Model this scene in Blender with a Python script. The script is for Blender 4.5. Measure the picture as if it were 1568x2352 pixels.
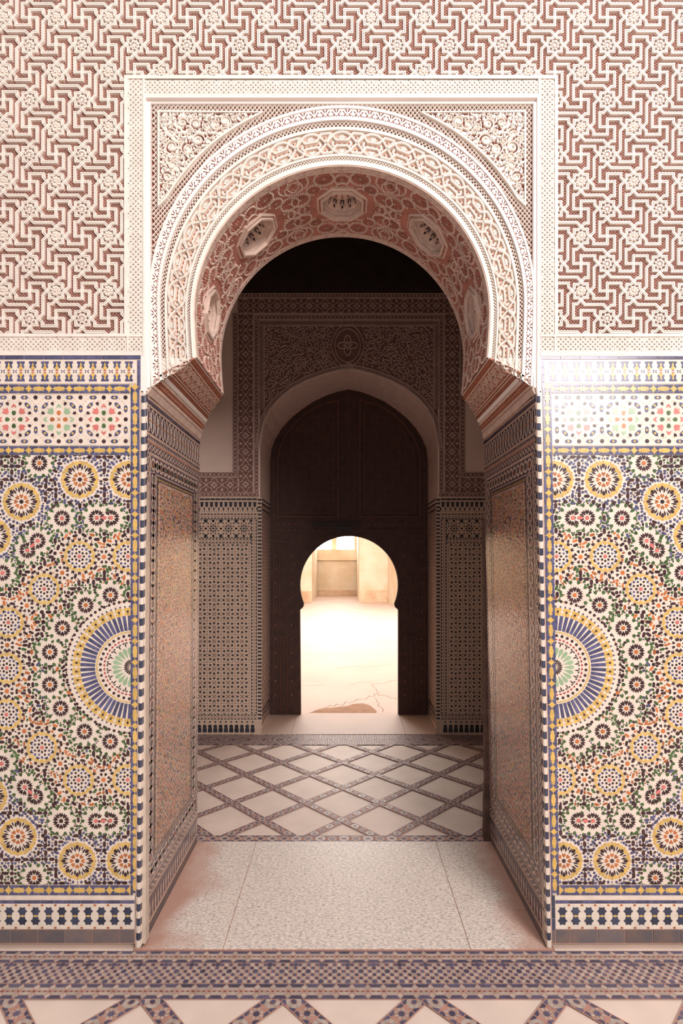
import bpy, math, random
from math import sin, cos, pi, hypot, atan2
from mathutils import Vector, Matrix
random.seed(7)
for o in list(bpy.data.objects): bpy.data.objects.remove(o)
S = bpy.context.scene
COL = S.collection

# ------------------------------------------------------------------ camera, light, exposure
FPX, CX, CY, PITCH, CAMY, EYE = 1250.0, 790.0, 1257.3, math.radians(1.5), -2.0, 1.4
cam_d = bpy.data.cameras.new('camera'); cam = bpy.data.objects.new('camera', cam_d); COL.objects.link(cam)
cam_d.sensor_fit = 'VERTICAL'; cam_d.sensor_height = 36.0; cam_d.lens = 36.0*FPX/2352
cam_d.shift_x = (784-CX)/2352; cam_d.shift_y = (CY-1176)/2352
cam_d.clip_start = 0.05; cam_d.clip_end = 200
cam.location = (0, CAMY, EYE); cam.rotation_euler = (pi/2+PITCH, 0, 0)
S.camera = cam
S.view_settings.view_transform = 'Standard'; S.view_settings.look = 'None'
S.view_settings.exposure = 0.16; S.view_settings.gamma = 1.0; S.view_settings.use_curve_mapping = False
W = bpy.data.worlds.new('world'); S.world = W; W.use_nodes = True
W.node_tree.nodes['Background'].inputs[0].default_value = (1.0, 0.92, 0.90, 1)
W.node_tree.nodes['Background'].inputs[1].default_value = 0.36
def area(name, loc, target, sx, sy, power, col):
    d = bpy.data.lights.new(name, 'AREA'); d.shape = 'RECTANGLE'; d.size = sx; d.size_y = sy
    d.energy = power; d.color = col
    o = bpy.data.objects.new(name, d); COL.objects.link(o); o.location = loc
    o.rotation_euler = (Vector(target)-Vector(loc)).to_track_quat('-Z', 'Y').to_euler()
    return o
area('court_daylight', (0.75, -2.3, 5.6), (-0.1, 0.0, 2.1), 3.2, 1.8, 92, (1.0, 0.93, 0.895))
area('right_fill', (2.75, -5.2, 4.0), (-0.3, 1.4, 1.2), 1.9, 1.5, 300, (1.0, 0.90, 0.86))  # added area light, high right behind the camera, brightens the inner room
area('rear_hall_daylight', (0.3, 9.6, 5.9), (0.1, 9.6, 0), 5.0, 5.0, 980, (1.0, 0.945, 0.90))

# ------------------------------------------------------------------ helpers
def P(px, py, Y=0.0):
    a = (px-CX)/FPX; b = -(py-CY)/FPX
    dx = a; dy = cos(PITCH)-b*sin(PITCH); dz = sin(PITCH)+b*cos(PITCH)
    t = (Y-CAMY)/dy
    return dx*t, EYE+dz*t
MATS = {}
def mat(name, col, rough=0.6, var=0.0, noise=0.0, nscale=30.0, bump=0.0, bscale=200.0, col2=None, island=0.0, spec=0.5, metal=0.0, detail=6.0):
    m = bpy.data.materials.new(name); m.use_nodes = True; nt = m.node_tree; b = nt.nodes['Principled BSDF']
    b.inputs['Roughness'].default_value = rough; b.inputs['Metallic'].default_value = metal
    b.inputs['Specular IOR Level'].default_value = spec
    tc = nt.nodes.new('ShaderNodeTexCoord')
    last = None
    rgb = nt.nodes.new('ShaderNodeRGB'); rgb.outputs[0].default_value = (*col, 1); last = rgb.outputs[0]
    if noise > 0 or col2:
        n = nt.nodes.new('ShaderNodeTexNoise'); n.inputs['Scale'].default_value = nscale; n.inputs['Detail'].default_value = detail
        nt.links.new(tc.outputs['Object'], n.inputs['Vector'])
        r = nt.nodes.new('ShaderNodeMapRange'); r.inputs[1].default_value = 0.35; r.inputs[2].default_value = 0.68
        nt.links.new(n.outputs['Fac'], r.inputs[0])
        mx = nt.nodes.new('ShaderNodeMix'); mx.data_type = 'RGBA'
        mx.inputs['A'].default_value = (*col, 1)
        c2 = col2 if col2 else tuple(c*(1-noise) for c in col)
        mx.inputs['B'].default_value = (*c2, 1)
        nt.links.new(r.outputs[0], mx.inputs['Factor']); last = mx.outputs['Result']
    if island > 0:
        g = nt.nodes.new('ShaderNodeNewGeometry'); r = nt.nodes.new('ShaderNodeMapRange')
        r.inputs[3].default_value = 1-island; r.inputs[4].default_value = 1+island
        nt.links.new(g.outputs['Random Per Island'], r.inputs[0])
        h = nt.nodes.new('ShaderNodeHueSaturation'); nt.links.new(last, h.inputs['Color']); nt.links.new(r.outputs[0], h.inputs['Value'])
        last = h.outputs[0]
    nt.links.new(last, b.inputs['Base Color'])
    if bump > 0:
        n = nt.nodes.new('ShaderNodeTexNoise'); n.inputs['Scale'].default_value = bscale; n.inputs['Detail'].default_value = 3
        nt.links.new(tc.outputs['Object'], n.inputs['Vector'])
        bp = nt.nodes.new('ShaderNodeBump'); bp.inputs['Strength'].default_value = bump; bp.inputs['Distance'].default_value = 0.004
        nt.links.new(n.outputs['Fac'], bp.inputs['Height']); nt.links.new(bp.outputs[0], b.inputs['Normal'])
    MATS[name] = m
    return m

class MB:
    """collects relief / tile polygons given as (u, v, height) and maps them onto a surface"""
    def __init__(s, f, clips=None): s.dz = 0.0; s.f = f; s.v = []; s.fc = []; s.mi = []; s.clips = clips; s.mats = []
    def _m(s, m):
        if m not in s.mats: s.mats.append(m)
        return s.mats.index(m)
    def face(s, pts, m):
        if s.clips is None: s._add(pts, m); return
        for c in s.clips:
            q = clip(pts, c)
            if len(q) > 2: s._add(q, m)
    def _add(s, pts, m):
        b = len(s.v); s.v.extend(s.f(*p) for p in pts); s.fc.append(tuple(range(b, b+len(pts)))); s.mi.append(s._m(m))
    def flat(s, pts, h, m): s.face([(a, b, h+s.dz) for a, b in pts], m)
    def prism(s, pts, h0, h1, m, ms=None, inset=0.0):
        n = len(pts); top = pts
        if inset:
            cx = sum(p[0] for p in pts)/n; cy = sum(p[1] for p in pts)/n
            top = [(cx+(p[0]-cx)*(1-inset), cy+(p[1]-cy)*(1-inset)) for p in pts]
        s.face([(a, b, h1) for a, b in top], m)
        for i in range(n):
            j = (i+1) % n
            s.face([(*pts[i], h0), (*pts[j], h0), (*top[j], h1), (*top[i], h1)], ms or m)
    def box(s, u0, v0, u1, v1, h0, h1, m, ms=None): s.prism([(u0, v0), (u1, v0), (u1, v1), (u0, v1)], h0, h1, m, ms)
    def rib(s, pts, w, h0, h1, m, closed=False, prof=None):
        n = len(pts)
        if n < 2: return
        if prof is None: prof = [(-1, 0), (-0.8, 1), (0.8, 1), (1, 0)]
        offs = []
        for i in range(n):
            if closed: a, b, c = pts[i-1], pts[i], pts[(i+1) % n]
            else: a, b, c = pts[max(i-1, 0)], pts[i], pts[min(i+1, n-1)]
            d1 = (b[0]-a[0], b[1]-a[1]); d2 = (c[0]-b[0], c[1]-b[1])
            l1 = hypot(*d1) or 1e-9; l2 = hypot(*d2) or 1e-9
            if a is b or l1 < 1e-8: d1, l1 = d2, l2
            if c is b or l2 < 1e-8: d2, l2 = d1, l1
            n1 = (-d1[1]/l1, d1[0]/l1); n2 = (-d2[1]/l2, d2[0]/l2)
            mx, my = n1[0]+n2[0], n1[1]+n2[1]; ml = hypot(mx, my) or 1e-9
            mx, my = mx/ml, my/ml; k = 1/max(0.45, mx*n1[0]+my*n1[1])
            offs.append((mx*k*w/2, my*k*w/2))
        for i in range(n if closed else n-1):
            j = (i+1) % n
            for k in range(len(prof)-1):
                a, b = prof[k], prof[k+1]
                q = []
                for (pt, of, pr) in ((pts[i], offs[i], a), (pts[j], offs[j], a), (pts[j], offs[j], b), (pts[i], offs[i], b)):
                    q.append((pt[0]+of[0]*pr[0], pt[1]+of[1]*pr[0], h0+(h1-h0)*pr[1]))
                s.face(q, m)
    def build(s, name, parent=None, **k):
        me = bpy.data.meshes.new(name); me.from_pydata(s.v, [], s.fc)
        for m in s.mats: me.materials.append(MATS[m])
        me.polygons.foreach_set('material_index', s.mi)
        me.update()
        o = bpy.data.objects.new(name, me); COL.objects.link(o)
        if parent: o.parent = parent
        return tag(o, **k)
def clip(pts, r):
    for ax, lim, sg in ((0, r[0], 1), (0, r[2], -1), (1, r[1], 1), (1, r[3], -1)):
        out = []; n = len(pts)
        for i in range(n):
            a, b = pts[i], pts[(i+1) % n]
            da, db = (a[ax]-lim)*sg, (b[ax]-lim)*sg
            if da >= 0: out.append(a)
            if (da >= 0) != (db >= 0):
                t = da/(da-db); out.append(tuple(a[k]+(b[k]-a[k])*t for k in range(3)))
        pts = out
        if not pts: break
    return pts
def tag(o, label=None, cat=None, group=None, kind=None):
    if label: o['label'] = label
    if cat: o['category'] = cat
    if group: o['group'] = group
    if kind: o['kind'] = kind
    return o
def thing(name, label, cat, loc=(0, 0, 0), group=None):
    o = bpy.data.objects.new(name, None); COL.objects.link(o); o.empty_display_size = 0.1
    return tag(o, label, cat, group)
ident = lambda u, v, h: (u, v, h)
def box3(mb, x0, y0, z0, x1, y1, z1, m):
    c = [(x0, y0, z0), (x1, y0, z0), (x1, y1, z0), (x0, y1, z0), (x0, y0, z1), (x1, y0, z1), (x1, y1, z1), (x0, y1, z1)]
    for f in ((0, 3, 2, 1), (4, 5, 6, 7), (0, 1, 5, 4), (1, 2, 6, 5), (2, 3, 7, 6), (3, 0, 4, 7)): mb._add([c[i] for i in f], m)
def simple(name, boxes, m, parent=None, **k):
    mb = MB(ident)
    for b in boxes: box3(mb, *b, m)
    return mb.build(name, parent, **k)
# --- small shapes (2D)
def ngon(cx, cy, r, n, a0=0.0, ry=None):
    ry = ry or r
    return [(cx+r*cos(a0+2*pi*i/n), cy+ry*sin(a0+2*pi*i/n)) for i in range(n)]
def star(cx, cy, R, r, n, a0=0.0):
    return [(cx+(R if i % 2 == 0 else r)*cos(a0+pi*i/n), cy+(R if i % 2 == 0 else r)*sin(a0+pi*i/n)) for i in range(2*n)]
def loc(cx, cy, ang, pts):
    c, s_ = cos(ang), sin(ang)
    return [(cx+a*c-b*s_, cy+a*s_+b*c) for a, b in pts]
def kite(cx, cy, ang, r0, r1, w, k=0.6):
    m_ = r0+(r1-r0)*k
    return loc(cx, cy, ang, [(r0, 0), (m_, -w), (r1, 0), (m_, w)])
def drop(cx, cy, ang, r0, r1, w):
    L = r1-r0
    return loc(cx, cy, ang, [(r0, 0), (r0+L*.45, -w), (r0+L*.8, -w*.85), (r1, -w*.3), (r1, w*.3), (r0+L*.8, w*.85), (r0+L*.45, w)])
def hexl(cx, cy, ang, L, w):
    return loc(cx, cy, ang, [(-L, 0), (-L*.6, -w), (L*.6, -w), (L, 0), (L*.6, w), (-L*.6, w)])
def chev(cx, cy, ang, r0, r1, w):   # petal with a notched outer end
    L = r1-r0
    return loc(cx, cy, ang, [(r0, 0), (r0+L*.5, -w), (r1, -w*.75), (r0+L*.72, 0), (r1, w*.75), (r0+L*.5, w)])

# ------------------------------------------------------------------ materials
mat('cream_stucco', (0.85, 0.765, 0.69), 0.75, noise=0.10, nscale=14, bump=0.35, bscale=160)
mat('white_plaster', (0.88, 0.80, 0.755), 0.7, noise=0.05, nscale=5, bump=0.15, bscale=60)
mat('lattice_stucco', (0.60, 0.35, 0.29), 0.8, noise=0.15, nscale=14)
mat('red_ground', (0.19, 0.034, 0.018), 0.9, noise=0.35, nscale=25)
mat('ochre_ground', (0.66, 0.46, 0.36), 0.85, noise=0.2, nscale=25)
mat('soffit_red', (0.50, 0.21, 0.155), 0.85, noise=0.3, nscale=18, bump=0.5, bscale=120)
mat('soffit_cream', (0.74, 0.56, 0.47), 0.8, noise=0.2, nscale=25, bump=0.4, bscale=120)
mat('corbel_red', (0.43, 0.15, 0.085), 0.8, noise=0.25, nscale=30)
mat('tile_white', (0.80, 0.70, 0.60), 0.22, noise=0.14, nscale=22, bump=0.12, bscale=40, spec=0.36)
mat('tile_cream', (0.70, 0.57, 0.46), 0.28, noise=0.18, nscale=22, bump=0.12, bscale=40, spec=0.36)
mat('tile_dark', (0.055, 0.028, 0.03), 0.22, island=0.35, spec=0.36)
mat('tile_blue', (0.115, 0.115, 0.225), 0.22, noise=0.4, nscale=60, island=0.25, spec=0.36)
mat('tile_navy', (0.055, 0.065, 0.11), 0.25, noise=0.35, nscale=50, island=0.3)
mat('tile_yellow', (0.72, 0.475, 0.14), 0.22, noise=0.18, nscale=50, island=0.1, spec=0.36)
mat('tile_orange', (0.54, 0.17, 0.05), 0.22, noise=0.2, nscale=60, island=0.25)
mat('tile_green', (0.07, 0.135, 0.045), 0.22, noise=0.3, nscale=60, island=0.25)
mat('tile_mint', (0.30, 0.44, 0.27), 0.22, island=0.12)
mat('tile_pink', (0.62, 0.18, 0.16), 0.22, island=0.1)
mat('tile_red', (0.42, 0.045, 0.05), 0.22, island=0.15)
mat('tile_grout', (0.55, 0.34, 0.27), 0.7, noise=0.2, nscale=30)
mat('jamb_ground', (0.66, 0.46, 0.37), 0.13, noise=0.2, nscale=25, bump=0.3, bscale=70)
mat('jamb_cream', (0.68, 0.49, 0.39), 0.13, noise=0.15, nscale=25, island=0.1, bump=0.35, bscale=60)
mat('jamb_dark', (0.11, 0.085, 0.11), 0.13, island=0.35, bump=0.35, bscale=60)
mat('jamb_orange', (0.50, 0.18, 0.09), 0.13, island=0.3, bump=0.35, bscale=60)
mat('jamb_yellow', (0.60, 0.36, 0.12), 0.13, island=0.1)
mat('jamb_green', (0.26, 0.26, 0.15), 0.13, island=0.3)
mat('base_slate', (0.13, 0.115, 0.125), 0.5, col2=(0.20, 0.14, 0.12), noise=.1, nscale=16, island=0.15)
mat('floor_marble', (0.82, 0.67, 0.58), 0.55, spec=.3, noise=0.12, nscale=6, detail=10)
mat('floor_tile_grey', (0.50, 0.42, 0.37), 0.4, noise=0.2, nscale=40, island=0.15)
mat('floor_tile_blue', (0.115, 0.105, 0.17), 0.4, noise=0.3, nscale=40, island=0.3)
mat('floor_tile_red', (0.16, 0.06, 0.055), 0.5, island=0.2)
mat('floor_grout', (0.50, 0.27, 0.21), 0.8, noise=0.2, nscale=30)
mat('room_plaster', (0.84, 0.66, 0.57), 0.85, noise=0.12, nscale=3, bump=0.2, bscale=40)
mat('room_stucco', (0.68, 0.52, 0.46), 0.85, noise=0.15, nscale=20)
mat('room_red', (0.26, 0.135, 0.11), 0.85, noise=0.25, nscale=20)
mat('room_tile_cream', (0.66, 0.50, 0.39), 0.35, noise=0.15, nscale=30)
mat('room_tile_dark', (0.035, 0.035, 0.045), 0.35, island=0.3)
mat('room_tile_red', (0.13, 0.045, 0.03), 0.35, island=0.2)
mat('dark_ceiling_wood', (0.035, 0.018, 0.012), 0.8, noise=0.4, nscale=8)
mat('door_wood', (0.078, 0.032, 0.024), 0.55, noise=0.4, nscale=14, bump=0.4, bscale=50)
mat('door_trim', (0.16, 0.066, 0.042), 0.55, noise=0.3, nscale=20)
mat('old_iron', (0.05, 0.042, 0.04), 0.5, metal=0.6)
mat('stud_iron', (0.22, 0.10, 0.075), 0.4, metal=0.3)
mat('post_wood', (0.14, 0.075, 0.055), 0.8, noise=0.5, nscale=20, bump=0.7, bscale=40)
mat('hall_plaster', (0.86, 0.76, 0.62), 0.9, col2=(0.74, 0.58, 0.40), noise=.1, nscale=1.6, detail=12)
mat('hall_dirt', (0.62, 0.40, 0.25), 0.9, col2=(0.80, 0.62, 0.45), noise=.1, nscale=3)
mat('hall_floor', (0.62, 0.47, 0.40), 0.55, noise=0.12, nscale=1.5, detail=10)
mat('crack', (0.40, 0.26, 0.20), 0.9)
mat('worn_earth', (0.50, 0.29, 0.19), 0.9, noise=0.3, nscale=12)
def emis(name, col, st):
    m = bpy.data.materials.new(name); m.use_nodes = True; b = m.node_tree.nodes['Principled BSDF']
    b.inputs['Emission Color'].default_value = (*col, 1); b.inputs['Emission Strength'].default_value = st; MATS[name] = m
emis('window_daylight', (1, 0.97, 0.95), 14.0)
# speckled threshold marble with reddish dust at the edges that meet the jambs
m = mat('speckled_marble', (0.78, 0.69, 0.64), 0.42); nt = m.node_tree; b = nt.nodes['Principled BSDF']
tc = nt.nodes.new('ShaderNodeTexCoord'); mp = nt.nodes.new('ShaderNodeMapping'); mp.inputs['Scale'].default_value = (24, 44, 10)
nt.links.new(tc.outputs['Object'], mp.inputs[0])
n1 = nt.nodes.new('ShaderNodeTexNoise'); n1.inputs['Scale'].default_value = 3.2; n1.inputs['Detail'].default_value = 9; n1.inputs['Roughness'].default_value = .72
n1.inputs['Distortion'].default_value = .3
nt.links.new(mp.outputs[0], n1.inputs['Vector'])
cr = nt.nodes.new('ShaderNodeValToRGB'); cr.color_ramp.elements[0].position = .34; cr.color_ramp.elements[0].color = (0.33, 0.28, 0.28, 1)
cr.color_ramp.elements[1].position = .55; cr.color_ramp.elements[1].color = (0.90, 0.80, 0.71, 1)
nt.links.new(n1.outputs['Fac'], cr.inputs[0])
sx = nt.nodes.new('ShaderNodeSeparateXYZ'); nt.links.new(tc.outputs['Object'], sx.inputs[0])
ab = nt.nodes.new('ShaderNodeMath'); ab.operation = 'ABSOLUTE'; nt.links.new(sx.outputs[0], ab.inputs[0])
n2 = nt.nodes.new('ShaderNodeTexNoise'); n2.inputs['Scale'].default_value = 4.5; n2.inputs['Detail'].default_value = 5; nt.links.new(tc.outputs['Object'], n2.inputs['Vector'])
ad = nt.nodes.new('ShaderNodeMath'); ad.operation = 'MULTIPLY_ADD'; ad.inputs[1].default_value = 0.45; nt.links.new(n2.outputs['Fac'], ad.inputs[0]); nt.links.new(ab.outputs[0], ad.inputs[2])
mr = nt.nodes.new('ShaderNodeMapRange'); mr.inputs[1].default_value = .80; mr.inputs[2].default_value = .93; nt.links.new(ad.outputs[0], mr.inputs[0])
mx = nt.nodes.new('ShaderNodeMix'); mx.data_type = 'RGBA'; mx.inputs['B'].default_value = (0.55, 0.33, 0.26, 1)
nt.links.new(mr.outputs[0], mx.inputs['Factor']); nt.links.new(cr.outputs[0], mx.inputs['A']); nt.links.new(mx.outputs['Result'], b.inputs['Base Color'])
# ------------------------------------------------------------------ arch geometry (shared curves)
WT = 0.755           # thickness of the front wall
JX = 0.735           # half width of the opening; the right jamb leans slightly inwards
def jamb_x(side, z): return JX if side < 0 else 0.732-0.0100*z
ARC_C = 785.0
QL = 0.098
def ringpx(q, t):
    """q 0..1 along the arch from left foot over the crown to right foot, t 0 inner edge .. 1 outer edge"""
    r = 343+103*t; cy = 716-33*t; L = 102+101.5*t; ln = 6.0
    if q < QL or q > 1-QL:
        g = (QL-q)/QL if q < QL else (q-(1-QL))/QL
        x = r-ln*g**1.5; sx = -1 if q < QL else 1
        return ARC_C+sx*x, cy+L*g
    a = pi-(q-QL)/(1-2*QL)*pi
    return ARC_C+r*cos(a), cy-r*sin(a)
RLEN = 1543.0
AT = 0.466           # the arch itself is thinner than the jambs below it
def soff(q, w, h=0.0):
    X, Z = P(*ringpx(q, 0), 0); Y = 0.012+(AT-0.012)*w
    cx, cz = -0.01, 2.315
    d = (cx-X, 0) if Z < cz else (cx-X, cz-Z)
    l = hypot(*d)
    return X+d[0]/l*h, Y, Z+d[1]/l*h
# ------------------------------------------------------------------ front wall body
CORB_F = [(336, 902), (345, 887), (359, 866), (370.5, 855), (386, 846), (434, 824), (446, 818)]
CORB_B = [(460, 999), (462, 988), (473, 979), (478.5, 972), (487, 954), (506.6, 921), (515, 908)]
NQ = 96
def outline(back):
    cb = [P(x, y, 0) for x, y in CORB_F]; m_ = P(ARC_C, 0, 0)[0]*2
    pts = [(-JX, 0), (-JX, cb[0][1])]+cb[1:6]
    jr = jamb_x(1, cb[0][1])
    for i in range(NQ+1): pts.append(P(*ringpx(i/NQ, 0), 0))
    pts += [(m_-x, z) for x, z in reversed(cb[1:6])]
    return pts+[(jr, cb[0][1]), (jamb_x(1, 0), 0)]
def outer(pts, X, ZT):
    res = []; 
    for x, z in pts:
        if z < 2.0: res.append((math.copysign(X, x), z)); continue
        dx, dz = x, max(z-2.0, 0)*1.6
        t = 1e9
        if abs(dx) > 1e-6: t = min(t, X/abs(dx))
        if dz > 1e-6: t = min(t, (ZT-2.0)/dz)
        res.append((dx*t, 2.0+dz*t))
    return res
WX, WZ = 2.9, 5.2
mb = MB(ident)
for Y, back in ((0.04, False), (AT, True)):
    a = outline(back); b_ = outer(a, WX, WZ)
    for i in range(len(a)-1):
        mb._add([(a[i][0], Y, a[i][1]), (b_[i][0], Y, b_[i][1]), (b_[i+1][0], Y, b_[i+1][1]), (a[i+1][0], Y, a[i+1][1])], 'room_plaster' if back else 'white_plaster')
    # corners the radial sheets cut off
    for k in range(len(b_)-1):
        (x0, z0), (x1, z1) = b_[k], b_[k+1]
        if (abs(abs(x0)-WX) < 1e-6) != (abs(abs(x1)-WX) < 1e-6) and max(z0, z1) > WZ-.01:
            sx = math.copysign(WX, x0 if abs(abs(x0)-WX) < 1e-6 else x1)
            mb._add([(x0, Y, z0), (sx, Y, WZ), (x1, Y, z1)], 'room_plaster' if back else 'white_plaster')
for s_ in (-1, 1):
    xa, xb = s_*jamb_x(s_, 0), s_*jamb_x(s_, 2.03)
    mb._add([(xa, 0.0, 0), (xa, WT, 0), (xb, WT, 2.04), (xb, 0.0, 2.02)], 'jamb_ground')
    mb._add([(s_*WX, 0.04, 0), (s_*WX, WT, 0), (s_*WX, WT, WZ), (s_*WX, 0.04, WZ)], 'white_plaster')
    box3(mb, min(s_*.743, s_*WX), AT+.001, 0, max(s_*.743, s_*WX), WT, WZ-.01, 'room_plaster')
mb._add([(-WX, 0.04, WZ), (WX, 0.04, WZ), (WX, WT, WZ), (-WX, WT, WZ)], 'white_plaster')
mb.build('wall_front', kind='structure')

def front(Yb): 
    def f(u, v, h):
        x, z = P(u, v, 0); return (x, Yb-h, z)
    return f
MIR = 785.0*2
# ------------------------------------------------------------------ carved stucco field
FL, FT = 284.0, 172.0
field = thing('carved_stucco_field', 'cream and terracotta carved stucco field of interlaced bands around the arch frame', 'carved stucco')
clips = [(-210, -260, 1780, FT), (-210, FT, FL, 766), (1282, FT, 1780, 766)]
mb = MB(front(0.024), clips); mb.box(-210, -260, 1780, 766, -0.002, 0.001, 'red_ground'); mb.build('backing', field)
# fine diamond lattice
mb = MB(front(0.024), clips)
pu, pv = 7.3, 6.1
k = -400
sl = pv/pu
x = -210-1100*pu/pv
while x < 1780+10:
    L_ = 1026
    mb.rib([(x, -260), (x+L_*pu/pv, 766)], 1.35, 0.001, 0.0100, 'lattice_stucco', prof=[(-1, 0), (-.6, 1), (.6, 1), (1, 0)])
    x += pu
x = -210
while x < 1780+1100*pu/pv:
    L_ = 1026
    mb.rib([(x, -260), (x-L_*pu/pv, 766)], 1.35, 0.001, 0.0095, 'lattice_stucco', prof=[(-1, 0), (-.6, 1), (.6, 1), (1, 0)])
    x += pu
mb.build('lattice', field)
# interlace: one half strand repeated four times round every knot centre
HALF = [(240, -240), (240, -72), (122, 42), (122, 115), (45, 115), (-70, 230), (-135, 230), (-135, 480), (0, 480)]
LX, LY = 121.0, 126.0
A0 = (60+515/7.84, 380+265/7.84)
mb = MB(front(0.024), clips); rz = MB(front(0.024), clips)
groove = [(-1, 0), (-.9, 1), (-.17, 1), (0, .35), (.17, 1), (.9, 1), (1, 0)]
for i in range(-6, 32):
    for j in range(-13, 14):
        if (i+j) % 2: continue
        cx, cy = A0[0]+i*LX/2, A0[1]+j*LY/2
        if cx < -280 or cx > 1850 or cy < -320 or cy > 840 or (360 < cx < 1200 and cy > 260): continue
        for r in range(4):
            pts = []
            for (a, b_) in HALF:
                for _ in range(r): a, b_ = -b_, a
                pts.append((cx+a/960*LX, cy+b_/960*LY))
            mb.rib(pts, 6.7, 0.002, 0.0185 if r % 2 else 0.0177, 'cream_stucco', prof=groove)
        R = 12.5
        if j % 2:
            rz.prism(star(cx, cy, R, R*.74, 8, pi/8), .002, .017, 'cream_stucco')
            for q in range(8):
                rz.prism(kite(cx, cy, q*pi/4, R*.22, R*.86, R*.17, .5), .017, .0205, 'cream_stucco', inset=.3)
                rz.flat(kite(cx, cy, q*pi/4+pi/8, R*.18, R*.62, R*.08, .7), .0174, 'red_ground')
        else:
            rz.prism(ngon(cx, cy, R*.9, 16), .002, .0155, 'cream_stucco')
            for q in range(9):
                rz.prism(drop(cx, cy, q*2*pi/9, R*.25, R*.98, R*.2), .0155, .0205, 'cream_stucco', inset=.3)
            rz.prism(ngon(cx, cy, R*.2, 8), .0155, .022, 'cream_stucco')
mb.build('interlace', field); rz.build('rosette_carving', field)

# ------------------------------------------------------------------ knot bordered frame (alfiz)
frame = thing('stucco_frame', 'cream stucco frame of knotwork borders and plain fillets around the horseshoe arch', 'carved frame')
def knot(mb, u0, v0, u1, v1, vert):
    w = (u1-u0) if vert else (v1-v0); L_ = (v1-v0) if vert else (u1-u0)
    M_ = (lambda a, b_: (u0+b_, v0+a)) if vert else (lambda a, b_: (u0+a, v0+b_))
    c = mb.clips; mb.clips = [(u0, v0, u1, v1)]
    mb.box(u0-1, v0-1, u1+1, v1+1, -.003, .001, 'red_ground')
    p = w/3.0
    s_ = -w
    while s_ < L_+w:
        mb.rib([M_(s_, 0), M_(s_+w, w)], p*.45, .0, .0110, 'cream_stucco', prof=[(-1, 0), (-.85, 1), (-.15, 1), (0, .8), (.15, 1), (.85, 1), (1, 0)])
        mb.rib([M_(s_, w), M_(s_+w, 0)], p*.45, .0, .0104, 'cream_stucco', prof=[(-1, 0), (-.85, 1), (-.15, 1), (0, .8), (.15, 1), (.85, 1), (1, 0)])
        s_ += p
    n = max(1, round(L_/(w*1.0)))
    for i in range(n+1):
        a = i*L_/n
        for (b0, b1) in ((0, w*.32), (w*.68, w)):
            mb.rib([M_(a-w*.10, b0), M_(a-w*.10, b1)], w*.09, .003, .0105, 'cream_stucco')
            mb.rib([M_(a+w*.10, b0), M_(a+w*.10, b1)], w*.09, .003, .0105, 'cream_stucco')
    for b_ in (0, w):
        mb.rib([M_(0, b_), M_(L_, b_)], w*.13, .003, .0105, 'cream_stucco')
    mb.clips = c
mb = MB(front(0.018), None)
knot(mb, 292, 214, 327, 768, True)
knot(mb, 292, 178, 327, 214, True)
knot(mb, 331, 180, 1237, 214, False)
knot(mb, 1241, 214, 1275, 768, True)
knot(mb, 1241, 178, 1275, 214, True)
knot(mb, -210, 772, 290, 806, False)
knot(mb, 294, 772, 326, 806, False)
knot(mb, 1278, 772, 1780, 806, False)
knot(mb, 1242, 772, 1274, 806, False)
mb.build('knot_border', frame)
mb = MB(front(0.02), None)
H = .0165
def fil(u0, v0, u1, v1, h=H, m='cream_stucco'): mb.box(u0, v0, u1, v1, 0, h, m)
fil(284, 178, 292, 765); fil(284, 170, 1282, 178); fil(1275, 178, 1282, 765)
fil(-210, 765, 290, 772); fil(1278, 765, 1780, 772); fil(-210, 806, 326, 815); fil(1241, 806, 1780, 817)
fil(294, 768, 326.5, 772); fil(1242, 768, 1274, 772); fil(290, 765, 294, 806); fil(326.5, 772, 331, 815); fil(1237, 772, 1241.5, 817); fil(1274, 765, 1278, 806)
fil(327, 178, 331, 772); fil(1237, 178, 1241, 772); fil(331, 214, 1237, 219)
mb.build('fillet', frame)
# plain stepped moulding inside the frame, proud of the recessed arch zone
mb = MB(front(0.05), None)
def step(u0, v0, u1, v1, h): mb.box(u0, v0, u1, v1, 0, h, 'white_plaster')
step(328, 218, 1240, 222, .0462)
step(328, 222, 333.5, 905, .0458); step(1234.5, 222, 1240, 905, .0458)
step(333.5, 222, 1234.5, 229, .032)
step(333.5, 229, 343, 888, .040); step(1227, 229, 1234.5, 888, .040)
step(322, 815, 336, 897, .0455); step(1234, 817, 1244, 897, .0455)
mb.build('moulding', frame)

# ------------------------------------------------------------------ archway : spandrels, archivolt rings, soffit, corbels, medallions
arch = thing('horseshoe_arch', 'large horseshoe arch with concentric carved cream stucco bands over the tiled opening', 'arch')
ZB = 0.030
mb = MB(front(ZB))
oq = [ringpx(QL+(1-2*QL)*i/80, .9) for i in range(81)]
oq = [(343, 716)]+oq+[(1228, 716)]
def edge_pt(x, y):
    if x <= 344 or x >= 1227: return (min(max(x, 343), 1228), y)
    dx, dy = x-785, y-683; t = min(442/abs(dx) if abs(dx) > 1e-6 else 1e9, 454/abs(dy) if dy < -1e-6 else 1e9); return (785+dx*t, 683+dy*t)
for a, b_ in zip(oq, oq[1:]):
    c, d = edge_pt(*a), edge_pt(*b_)
    mb.flat([a, b_, d, c], .001, 'red_ground')
    if abs(c[0]-d[0]) > .01 and abs(c[1]-d[1]) > .01: mb.flat([c, d, (343 if c[0] < 785 else 1228, 229)], .001, 'red_ground')
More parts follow.
